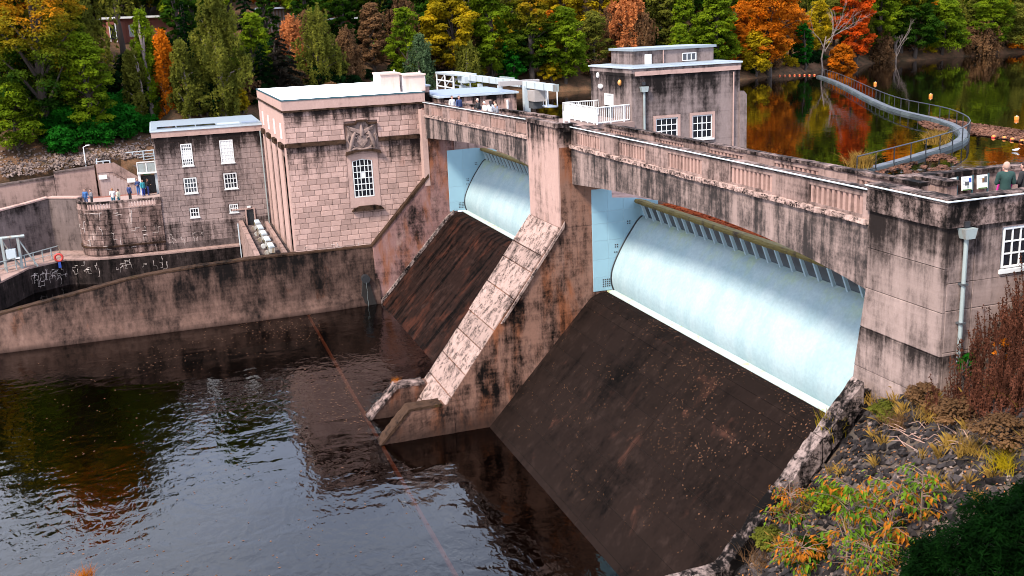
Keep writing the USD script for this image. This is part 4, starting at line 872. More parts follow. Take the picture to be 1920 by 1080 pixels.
# small lifting frame at the far left
t = thing('lifting_frame', 'pale blue steel lifting frame on the ledge at the left edge', 'frame')
a = AZ(12, 507, 2.5); b = AZ(42, 503, 2.5); hh = 3.0
for q in (a, b): obj('leg', MB().box(q[0]-.11, q[0]+.11, q[1]-.11, q[1]+.11, 2.5, 2.5+hh), C['pipe'], t)
obj('beam', MB().tube([[a[0], a[1]-.5, 2.5+hh], [b[0], b[1]+.6, 2.5+hh]], .14, 4), C['pipe'], t)
for q, s in ((a, 1), (b, 1)): obj('stay', MB().tube([[q[0], q[1], 2.5+hh-.2], [q[0]-.2, q[1]+1.3*s, 2.5]], .07, 6), C['pipe'], t)
m_ = (a+b)/2; obj('hoist', MB().box(m_[0]-.3, m_[0]+.3, m_[1]-.45, m_[1]+.35, 3.6, 4.4), C['grey_paint'], t); obj('chain', MB().tube([[m_[0], m_[1], 4.4], [m_[0], m_[1], 5.5]], .04, 5), C['black'], t); obj('platform', MB().box(m_[0]-.3, m_[0]+.3, m_[1]-.3, b[1], 3.5, 3.6), C['white'], t)
for q in np.linspace(0, 1, 4):
    p = np.array([-70.5, -36.6, 2.5])*(1-q)+np.array([-63.5, -38.8, 2.5])*q; obj('kerb_block', MB().box(p[0]-.2, p[0]+.2, p[1]-.2, p[1]+.2, 2.5, 2.9), C['black'], t)

# ------------------------------------------------------------------ intake tower behind the bridge, with its balcony
t = thing('intake_building', 'square grey concrete intake tower with hut on the roof, standing in the lake', 'building')
IX, IY0, IY1, IXB, IZ = -36.6, 8.7, 16.9, -43.6, 19.3
w2 = [(10.45, 12.08, 14.45, 15.78), (13.22, 14.75, 14.22, 15.8)]
reg = sbox(IY0, 9.5, IY1, 18.7)
for a, b, c, d in w2: reg = reg.difference(sbox(a-.1, c-.1, b+.1, d+.1))
panels(t, 'wall_lift', reg, [sbox(IY0, a, IY1, b) for a, b in ((9.5, 14.1), (14.1, 16.0), (16.0, 17.75), (17.75, 18.7))], on_x(IX-.1), C['intake'], depth=.1, gap=.006, ch=.006, jitter=.003)
obj('core', MB().box(IXB, IX-.08, IY0+.02, IY1, 9.5, 18.7), C['intake'], t)
for a, b, c, d in w2:
    window(t, on_x(IX-.07), a, b, c, d, 4, 3 if d-c > 1.4 else 3, bar=.055, frame=.06)
    for q in ((a-.2, a-.02, c-.1, d+.2), (b+.02, b+.2, c-.1, d+.2), (a-.02, b+.02, d+.02, d+.2)): obj('window_surround', MB().box(IX-.1, IX+.05, *q), C['smooth_stone'], t)
    obj('window_ledge', MB().box(IX-.1, IX+.1, a-.12, b+.12, c-.14, c-.03), C['white'], t)
obj('corner_buttress', rough(MB().prism([(IY1-.35, 9), (IY1+.5, 9), (IY1+.5, 17.0), (IY1+.25, 17.25), (IY1-.05, 17.25), (IY1-.05, 9)], IX-.9, IX+.12), .5, .02), C['intake'], t)
obj('corner_pipe', MB().tube([[IX+.1, IY1-.55, 18.6], [IX+.1, IY1-.55, 12]], .05, 6), C['smooth_stone'], t)
obj('parapet', MB().box(IXB-.05, IX+.06, IY0-.06, IY1+.06, 18.7, 19.2), C['intake'], t)
obj('fascia', rough(MB().box(IX+.06, IX+.1, IY0+.2, IY1, 18.72, 19.0), .3, .02), C['smooth_stone'], t)
obj('roof_edge', MB().box(IXB-.15, IX+.16, IY0-.16, IY1+.12, 19.2, 19.3), C['edge_pale'], t)
obj('roof', MB().box(IXB, IX+.02, IY0, IY1, 19.301, 19.33), C['roof_grey'], t)
for a, b, c in ((9.53, 18.1, 13.2),): 
    pp = obj('downpipe', MB().tube([[IX+.12, a, b-.4], [IX+.12, a, c]], .08, 8), C['pipe'], t); obj('hopper', MB().prism([(a-.28, b-.1), (a+.28, b-.1), (a+.2, b-.45), (a-.2, b-.45)], IX, IX+.3), C['pipe'], pp); obj('outlet', MB().box(IX, IX+.1, a-.12, a+.12, b, b+.2), C['black'], pp)
hut = obj('roof_hut', MB().box(-43.3, -39.4, 10.2, 16.4, 19.33, 20.25), C['intake'], t)
obj('hut_roof', MB().box(-43.4, -39.25, 10.05, 16.55, 20.25, 20.42), C['roof_grey'], hut); obj('hut_door', MB().box(-39.4, -39.34, 11.0, 11.5, 19.33, 20.0), C['white'], hut)
obj('hut_pipe', MB().tube([[-39.3, 12.4, 20.4], [-39.3, 12.4, 19.3]], .04, 6), C['smooth_stone'], hut)
window(t, on_x(-39.4), 13.9, 15.0, 19.4, 19.95, 3, 1, frame=.05)
# downstream face: lamps, window, door
obj('downstream_face', MB().box(IXB, IX-.02, IY0-.02, IY0+.02, 9.5, 18.7), C['intake'], t)
window(t, on_y(IY0-.02), -41.1, -39.6, 16.6, 17.4, 1, 2, odd={(0, 0), (0, 1)})
obj('door', MB().box(-41.0, -39.7, IY0-.05, IY0-.021, 15.75, 16.55), C['black'], t)
for px, r, mt in (((1126, 162), .3, 'lamp'), ((1121, 141), .2, 'lamp'), ((1162, 155), .2, 'amber')):
    c = AY(*px, IY0-.1); s = trimesh.creation.icosphere(2, r); s.apply_scale([1.2, .5, .6] if mt == 'lamp' and r > .25 else [.7, .7, 1]); s.apply_translation(c); obj('wall_lamp', s, C[mt], t, smooth=True)
t = thing('balcony', 'platform with white bar railing and glass panels beside the intake tower', 'balcony')
obj('platform', MB().box(-42.3, -36.2, 2.3, IY0-.03, 15.3, 15.74), C['deck'], t)
for p0, p1, nm in (((-42.2, 5.9), (-36.1, 5.9), 'long'), ((-36.1, 5.9), (-36.9, 8.62), 'near'), ((-42.2, 5.9), (-42.2, 8.62), 'far')):
    p0, p1 = np.array(p0), np.array(p1); L = np.linalg.norm(p1-p0); n = int(L/.16)
    for z in (15.85, 16.85): obj('rail', MB().tube([[*p0, z], [*p1, z]], .045, 6), C['white'], t)
    for i in range(n+1):
        q = p0+(p1-p0)*i/n; big = i % 7 == 0
        obj('post' if big else 'bar', MB().tube([[*q, 15.74 if big else 15.85], [*q, 16.87 if big else 16.85]], .06 if big else .022, 6 if big else 4), C['white'], t)
    if nm == 'long': obj('pale_panel', MB().box(p0[0]+.1, p1[0]-.1, 5.96, 5.975, 15.9, 16.78), plain('pale_green_glass_panel', (.45, .52, .46), .15), t)
rl_ = thing('platform_fence', 'small white gate posts where the platform meets the bridge', 'gate')
for x in (-39.2, -38.2): obj('post', MB().box(x-.05, x+.05, 4.7, 4.8, 15.74, 16.5), C['white'], rl_)
obj('gate_leaf', MB().box(-39.15, -38.25, 4.73, 4.77, 15.9, 16.4), C['white'], rl_)

# ------------------------------------------------------------------ screen house and trash rake crane
t = thing('screen_house', 'low concrete screen house with blue flat roof behind the walkers', 'building')
obj('walls', MB().box(-66, -57.5, .7, 7.6, 9.5, 16.7), C['pier'], t); obj('roof', MB().box(-66.2, -57.3, .6, 7.75, 16.7, 16.86), C['edge_pale'], t); obj('roof_sheet', MB().box(-66, -57.5, .8, 7.55, 16.861, 16.9), C['roof_blue'], t)
for k in range(4): obj('pilaster', MB().box(-57.5, -57.4, 1.4+1.7*k, 1.9+1.7*k, 12, 16.3), C['smooth_stone'], t)
obj('rain_pipe', MB().tube([[-57.3, 6.7, 16.2], [-57.3, 6.7, 14]], .09, 8), C['white'], t)
obj('upper_wall', MB().box(-70, -60, -.5, .62, 15.5, 17.6), C['pier'], t); obj('wall_edge', MB().box(-70, -59.9, -.55, .7, 17.6, 17.72), C['edge_pale'], t)
t = thing('trash_rake_crane', 'pale grey steel crane with long box beam, lattice frame and cage over the lake', 'crane')
Zb = 17.25; Yb = 9.2
bx = (float(AY(1042, 163, Yb)[0]), float(AY(864, 147, Yb)[0]))
zb = float(AY(1040, 164, Yb)[2])
obj('main_beam', MB().box(bx[1], bx[0], Yb-.22, Yb+.22, zb-.3, zb+.25), C['grey_paint'], t)
for q in np.linspace(0, 1, 14): obj('stiffener', MB().box(bx[1]+(bx[0]-bx[1])*q-.04, bx[1]+(bx[0]-bx[1])*q+.04, Yb-.26, Yb+.26, zb-.32, zb+.27), C['pipe'], t)
cb = (AX(936, 156, -60), AX(1010, 152, -60))
obj('cross_beam', MB().box(-60.3, -59.8, cb[0][1], cb[1][1], 17.2, 17.62), C['greybrown_paint'], t)
for px, py0, py1, w in ((986, 160, 212, .26), (900, 157, 190, .22), (867, 160, 190, .28), (937, 160, 176, .2)):
    c = AY(px, py0, Yb-.1); obj('post', MB().box(c[0]-w, c[0]+w, Yb-.1-w, Yb-.1+w, 11, c[2]), C['grey_paint'], t)
for a, b in ((912, 148), (952, 150)):
    c = AY(a, b, Yb+.6); obj('walkway_guard', MB().box(c[0]-2.2, c[0]+2.2, Yb+.5, Yb+.56, c[2]-.25, c[2]+.3), C['pipe'], t)
c = AY(1006, 177, Yb); obj('winch_box', MB().box(c[0]-.9, c[0]+.9, Yb-.5, Yb+.5, c[2]-.55, c[2]+.35), C['greybrown_paint'], t)
c2 = AY(1004, 196, Yb); obj('grab', MB().box(c2[0]-.6, c2[0]+.6, Yb-.4, Yb+.4, c2[2]-.3, c2[2]+.5), C['dark_grey'], t)
c = AY(1020, 172, Yb+.8)
cage = [(c[0]-1.0, c[2]-1.2), (c[0]+1.3, c[2]-1.2), (c[0]+1.3, c[2]+.5), (c[0]-1.0, c[2]+.5)]
for (xa, za), (xb, zb_) in zip(cage, cage[1:]+cage[:1]):
    for y in (Yb+.5, Yb+1.5): obj('cage_bar', MB().tube([[xa, y, za], [xb, y, zb_]], .055, 5), C['white'], t)
for xa in np.linspace(c[0]-1, c[0]+1.3, 4): obj('cage_bar', MB().tube([[xa, Yb+.5, c[2]-1.2], [xa, Yb+.5, c[2]+.5]], .045, 5), C['white'], t)
obj('cage_bar', MB().tube([[c[0]-1, Yb+.5, c[2]-.4], [c[0]+1.3, Yb+.5, c[2]-.4]], .05, 5), C['white'], t); obj('cage_floor', MB().box(c[0]-1, c[0]+1.3, Yb+.5, Yb+1.5, c[2]-1.28, c[2]-1.2), C['edge_pale'], t)
lt = [AY(833, 137, Yb), AY(865, 135, Yb), AY(865, 161, Yb), AY(833, 163, Yb)]
fx0, fx1, fz0, fz1 = lt[0][0], lt[1][0], lt[2][2]-.2, lt[0][2]
for y in (Yb-.9, Yb+.9):
    for x in np.linspace(fx0, fx1, 3): obj('lattice_post', MB().tube([[x, y, fz0-2], [x, y, fz1]], .09, 5), C['white'], t)
    for z in (fz0, (fz0+fz1)/2, fz1): obj('lattice_rail', MB().tube([[fx0, y, z], [fx1, y, z]], .08, 5), C['white'], t)
    for k, (xa, xb) in enumerate(((fx0, (fx0+fx1)/2), ((fx0+fx1)/2, fx1))): obj('lattice_brace', MB().tube([[xa, y, fz0], [xb, y, fz1]], .06, 5), C['white'], t)
obj('lattice_roof', MB().box(fx0-.2, fx1+2.2, Yb-1, Yb+1, fz1, fz1+.18), C['edge_pale'], t); obj('motor_box', MB().box(fx1+.6, fx1+3.2, Yb-.6, Yb+.6, fz1-.7, fz1-.02), C['grey_paint'], t)
rl = thing('roof_handrail', 'white tubular handrail at the end of the powerhouse roof', 'railing')
rail_run(rl, (-60.2, .3, 17.72), (-66, .3, 17.72), 3, .7, 'white', mids=0)

# ------------------------------------------------------------------ floating boom, buoys and leaf rafts on the lake
bp_ = [(1535, 143), (1590, 165), (1650, 195), (1700, 212), (1760, 226), (1793, 239), (1808, 252), (1790, 270), (1740, 287), (1690, 302), (1620, 321), (1560, 338)]
bp_ = np.array([AZ(*p, LAKE+.15)[:2] for p in bp_]); bq = np.r_[0, np.cumsum(np.linalg.norm(np.diff(bp_, axis=0), axis=1))]
bs = CubicSpline(bq, bp_); L = bq[-1]
t = thing('floating_boom', 'long curved floating walkway with black handrail across the lake', 'boom')
n = int(L/2.6); rg = random.Random(4)
hr = []
for i in range(n):
    a, b = bs(L*i/n), bs(L*(i+.96)/n); d = (b-a)/np.linalg.norm(b-a); nn = np.array([-d[1], d[0]]); w = .4
    q = [a-nn*w, b-nn*w, b+nn*w, a+nn*w]
    v = [(*p, LAKE-.2) for p in q] + [(*p, LAKE+.24+rg.uniform(-.03, .03)) for p in q]
    obj('pontoon', MB().add(v, [[0, 1, 2, 3], [4, 7, 6, 5], [0, 4, 5, 1], [1, 5, 6, 2], [2, 6, 7, 3], [3, 7, 4, 0]]), C['pontoon_pale' if i % 3 == 1 else 'pontoon'], t)
    obj('deck_plate', MB().add([(*(p+(np.array(a)+b)/2*.0), LAKE+.28) for p in [a-nn*.3, b-nn*.3, b+nn*.3, a+nn*.3]], [[0, 1, 2, 3]]), C['dark_grey'], t)
    p = bs(L*i/n); dd = bs(L*i/n, 1); dd = dd/np.linalg.norm(dd); o = p+np.array([dd[1], -dd[0]])*-.5
    o = p + np.array([-dd[1], dd[0]])*.38
    obj('post', MB().tube([[*o, LAKE+.1], [*o, LAKE+1.3]], .045, 5), C['black'], t); hr.append([*o, LAKE+1.35])
obj('handrail', MB().tube(hr, .045, 6), C['black'], t); obj('float_tube', MB().tube([[*bs(L*q, 0), LAKE+.02] for q in np.linspace(0, 1, 90)] + np.array([0, 0, 0]), .11, 6), C['pontoon'], t)
small = None; bl = ['orange float, the first of the row by the far shore', 'orange mooring buoy nearest the far shore', 'square orange mooring buoy in mid lake', 'orange mooring buoy at the right edge of the picture']
big = None
for k, p in enumerate([(1641, 158), (1745, 181), (1906, 224)]):
    c = AZ(*p, LAKE); lab = ['orange mooring buoy farthest out on the lake, nearest the far shore', 'orange mooring buoy in the middle of the three on open water', 'orange mooring buoy at the right edge of the lake view'][k]
    if big is None:
        big = thing('buoy', lab, 'buoy', tuple(c), group='orange mooring buoys on the lake'); obj('body', MB().tube([[0, 0, -.2], [0, 0, -.05], [0, 0, .24], [0, 0, .3]], [.17, .21, .21, .16], 12), C['orange'], big, smooth=40); obj('ring', MB().tube([[0, 0, .3], [0, 0, .36]], .05, 8), C['white'], big)
    else: dup(big, lab, tuple(c))
for k, p in enumerate([(1863, 257), (1883, 259), (1898, 262), (1916, 265)] + [(1462+9.3*i, 142-.2*i) for i in range(8)]):
    c = AZ(*p, LAKE+.05)
    lab = (['small orange float at the left end of the row along the leaf raft', 'small orange float, second along the leaf raft', 'small orange float, third along the leaf raft', 'small orange float beside the right edge, along the leaf raft'] + ['tiny pale float in the line of floats beneath the big orange tree' for i in range(8)])[k]
    if small is None:
        small = thing('float', lab, 'float', tuple(c), group='orange floats along the leaf raft'); s = trimesh.creation.icosphere(2, .17); obj('ball', s, C['orange'], small, smooth=True); obj('collar', MB().tube([[0, 0, -.05], [0, 0, .05]], .18, 10), C['red'], small)
    else: dup(small, lab, tuple(c), group='orange floats along the leaf raft' if k < 4 else 'line of tiny floats beneath the big orange tree')
rgn = np.random.default_rng(8)
def raft(name, px, n, size, mat, label, z=LAKE+.01, hmax=.08, clump=0.):
    poly = Polygon(px); x0, y0, x1, y1 = poly.bounds; pts = []
    from shapely.geometry import Point
    while len(pts) < n:
        q = rgn.uniform((x0, y0), (x1, y1))
        if poly.contains(Point(q)) and (clump == 0 or meshkit.noise(np.array([[q[0]*.06, q[1]*.16, 1.]]), 7)[0] > clump): pts.append(AZ(*q, z))
    c = np.array(pts); c[:, 2] += rgn.uniform(0, hmax, n)
    th = rgn.uniform(0, 2*PI, n); s = size*rgn.uniform(.4, 1.3, n)
    a = np.stack([np.cos(th)*s, np.sin(th)*s, rgn.uniform(-.3, .3, n)*s], 1); b = np.stack([-np.sin(th)*s*.5, np.cos(th)*s*.5, rgn.uniform(-.2, .2, n)*s], 1)
    return tag(obj(name, MB().quads(c, a, b), mat), label, 'leaves', None, 'stuff')
raft('leaf_raft', [(1700, 214), (1765, 222), (1812, 230), (1870, 238), (1922, 246), (1922, 268), (1860, 257), (1815, 252), (1800, 240), (1760, 230)], 18000, .17, Lf['scum'], 'pinkish raft of fallen leaves drifting past the bend of the boom')
raft('leaf_raft', [(1545, 322), (1640, 310), (1700, 298), (1760, 284), (1800, 300), (1770, 330), (1700, 348), (1600, 335)], 4200, .12, Lf['scum'], 'scattered drift of leaves between boom and bridge', clump=.52)
raft('leaf_raft', [(1720, 228), (1740, 228), (1780, 240), (1770, 247), (1735, 240)], 1800, .15, Lf['scum'], 'small patch of drifting leaves inside the boom bend')
cc = np.stack([rgn.uniform(-25.9, -13.2, 9000), 5.0+1.9*rgn.beta(1, 1.3, 9000), np.full(9000, LAKE+.02)], 1); cc[:, 2] += rgn.uniform(0, .06, 9000); th = rgn.uniform(0, 2*PI, 9000); s = .11*rgn.uniform(.5, 1.4, 9000)
tag(obj('leaf_raft', MB().quads(cc, np.stack([np.cos(th)*s, np.sin(th)*s, .2*s], 1), np.stack([-np.sin(th)*s*.6, np.cos(th)*s*.6, -.1*s], 1)), Lf['scum_orange']), 'dense orange leaf raft caught behind the broad blue gate', 'leaves', None, 'stuff')
# leaves on the river and on the spillway
def specks(regs, size, name, mat, label, z=.012):
    C_ = []
    from shapely.geometry import Point
    for px, n in regs:
        poly = Polygon(px); x0, y0, x1, y1 = poly.bounds; k = 0
        while k < n:
            q = rgn.uniform((x0, y0), (x1, y1))
            if poly.contains(Point(q)): C_.append(AZ(*q, z)); k += 1
    c = np.array(C_); n = len(c); th = rgn.uniform(0, 2*PI, n); s = size*rgn.uniform(.5, 1.3, n)
    return tag(obj(name, MB().quads(c, np.stack([np.cos(th)*s, np.sin(th)*s, 0*s], 1), np.stack([-np.sin(th)*s*.6, np.cos(th)*s*.6, 0*s], 1)), mat), label, 'leaves', None, 'stuff')
specks([([(300, 640), (430, 600), (590, 590), (600, 640), (400, 690), (150, 720)], 170), ([(430, 590), (590, 585), (610, 640), (480, 640)], 130), ([(570, 690), (640, 690), (690, 800), (600, 790)], 130), ([(60, 680), (560, 640), (560, 760), (60, 900)], 110), ([(0, 860), (700, 800), (830, 1080), (0, 1080)], 150), ([(640, 640), (700, 790), (690, 815), (620, 690)], 60)], .065, 'floating_leaves', Lf['litter'], 'fallen leaves floating on the dark river')
n = 9000; qx = rgn.uniform(XP+.3, .2, n); qy = plen[0]+(plen[-2]-.3)*rgn.beta(.9, 1.7, n)
kp = rgn.random(n) < np.clip((meshkit.fbm(np.stack([qx*.45, qy*.6, 0*qx], -1), 4, 12)-.40)*2.6, .06, 1)*.75; qx, qy = qx[kp], qy[kp]; n = len(qx)
c = spill_map(qx, qy, np.full(n, .118)); c2 = spill_map(qx, qy+.1, np.full(n, .118)); u_ = (c2-c)/np.linalg.norm(c2-c, axis=1, keepdims=True); e = np.array([1., 0, 0]); th = rgn.uniform(0, 2*PI, n)[:, None]; s = (.030*rgn.uniform(.3, 1.5, n)**1.4)[:, None]
tag(obj('spillway_leaves', MB().quads(c, s*(np.cos(th)*e+np.sin(th)*u_), .65*s*(-np.sin(th)*e+np.cos(th)*u_)), Lf['litter']), 'fallen leaves scattered over the broad dark spillway', 'leaves', None, 'stuff')

# ------------------------------------------------------------------ trees
def leaf_quads(rg, c, nrm, size, asp=.6):
    n = len(c); r = rg.normal(size=(n, 3)); a = np.cross(nrm, r); a /= np.linalg.norm(a, axis=1, keepdims=True)+1e-9; b = np.cross(nrm, a)
    b /= np.linalg.norm(b, axis=1, keepdims=True)+1e-9; s = (size*rg.uniform(.6, 1.35, n))[:, None]
    return c, a*s, b*s*asp
def crown_broad(rg, H, R, base, n_cl, n_leaf, size, flat=.55, shape=1.0, cl_r=.30):
    """leaf clumps on the skin of an egg-shaped crown; each clump is a layered pad, dense on its upper outside"""
    C3, N3, ctr = [], [], []
    for k in range(n_cl):
        u = (k+.5)/n_cl; z = base + (H-base)*(.06+.92*u**1.0)
        t = (z-base)/(H-base); prof = math.sin(PI*min(1, (t*.93+.07))**.75)**.7 * shape + (1-shape)*(1-t)**.8
        ang = k*2.39996+rg.uniform(-.4, .4); rr = R*prof*rg.uniform(.45, .95) * (1 if rg.random() < .85 else .4)
        c = np.array([rr*math.cos(ang), rr*math.sin(ang), z]); ctr.append(c)
        r = R*cl_r*rg.uniform(.7, 1.35); m = int(n_leaf/n_cl*rg.uniform(.6, 1.4))
        d = rg.normal(size=(m, 3)); d /= np.linalg.norm(d, axis=1, keepdims=True); d[:, 2] = np.where(rg.random(m) < .72, np.abs(d[:, 2]), d[:, 2])
        rad = r*rg.uniform(.35, 1.05, m)**.6
        jag = 1+.35*(meshkit.noise(d*2.3+k*7.7, k)-.5)*2
        p = c + d*(rad*jag)[:, None]*np.array([1, 1, flat]); C3.append(p)
        N3.append(d*.6+np.array([0, 0, .7])+rg.normal(size=(m, 3))*.45)
    return np.vstack(C3), np.vstack(N3), np.array(ctr)
def crown_birch(rg, H, R, base, n_cl, n_leaf, size):
    C3, N3, ctr = [], [], []
    for k in range(n_cl):
        t = (k+.5)/n_cl; z = base+(H-base)*t; rr = R*(math.sin(PI*(.12+.86*t)**.8)**.8)*rg.uniform(.35, 1.0); ang = k*2.4+rg.uniform(-.5, .5)
        c = np.array([rr*math.cos(ang), rr*math.sin(ang), z]); ctr.append(c); m = int(n_leaf/n_cl); ns = 11; per = max(1, m//ns)
        for s in range(ns):
            o = c+rg.normal(size=3)*R*np.array([.17, .17, .12]); ln = R*rg.uniform(.3, .85); out = np.array([math.cos(ang), math.sin(ang), 0])*.25
            q = rg.random(per)[:, None]; C3.append(o+q*ln*(out*(1-q)+np.array([0, 0, -1.])*q)+rg.normal(size=(per, 3))*.12); N3.append(rg.normal(size=(per, 3))+(out*3+np.array([0, 0, .4])))
    return np.vstack(C3), np.vstack(N3), np.array(ctr)
def crown_conifer(rg, H, R, base, n_cl, n_leaf, size):
    C3, N3, ctr = [], [], []
    for k in range(n_cl):
        t = (k+.5)/n_cl; z = base+(H-base)*t; rr = R*(1-t)**.75*rg.uniform(.75, 1.1)+.25; ang = k*2.4; m = int(n_leaf/n_cl*(1.5*(1-t)+.35))
        q = rg.random(m)**.7; w = rg.normal(size=m)*.16*rr; e = np.array([math.cos(ang), math.sin(ang), 0]); p = np.array([-e[1], e[0], 0])
        C3.append(np.array([0, 0, z])+np.outer(q*rr, e)+np.outer(w*(1.1-q), p)+np.outer(-.28*q**1.6*rr-.12*np.abs(rg.normal(size=m))*rr*.5, [0, 0, 1])); N3.append(np.array([0, 0, 1])+rg.normal(size=(m, 3))*.5); ctr.append(np.array([*(e[:2]*rr*.5), z]))
    return np.vstack(C3), np.vstack(N3), np.array(ctr)
def make_tree(name, label, kind, mat, seed, loc, H=15., R=4.5, base=2.2, n_leaf=15000, size=.2, bark='bark', group=None, n_cl=None, scale=None, asp=.6, **kw):
    rg = np.random.default_rng(seed); t = thing(name, label, 'tree' if 'shrub' not in name and 'bush' not in name else 'bush', loc, 0, scale, group)
    if kind == 'broad': c, n, ctr = crown_broad(rg, H, R, base, n_cl or 46, n_leaf, size, **kw)
    elif kind == 'birch': c, n, ctr = crown_birch(rg, H, R, base, n_cl or 42, n_leaf, size)
    else: c, n, ctr = crown_conifer(rg, H, R, base, n_cl or 60, n_leaf, size)
    tr = MB(); zs = np.linspace(-1.0, H*.82, 7); wob = np.cumsum(rg.normal(size=(7, 2))*.16, axis=0); r0 = .026*H+.06
    pts = np.column_stack([wob, zs]); tr.tube(pts, np.linspace(r0, r0*.22, 7), 8)
    trunk = obj('trunk', tr, C[bark], t, smooth=True)
    lim = MB()
    for k in rg.permutation(len(ctr))[:16]:
        e = ctr[k]; zz = max(base*.6, e[2]-rg.uniform(.12, .3)*H); s = np.array([np.interp(zz, zs, wob[:, 0]), np.interp(zz, zs, wob[:, 1]), zz]); md = (s+e)/2+np.array([0, 0, .06*H*rg.random()])
        lim.tube([s, md, e], [r0*.36, r0*.22, r0*.08], 5, False)
    obj('limbs', lim, C[bark], t, smooth=True)
    obj('crown', MB().quads(*leaf_quads(rg, c, n, size, asp)), Lf[mat], t)
    return t
TR = {}
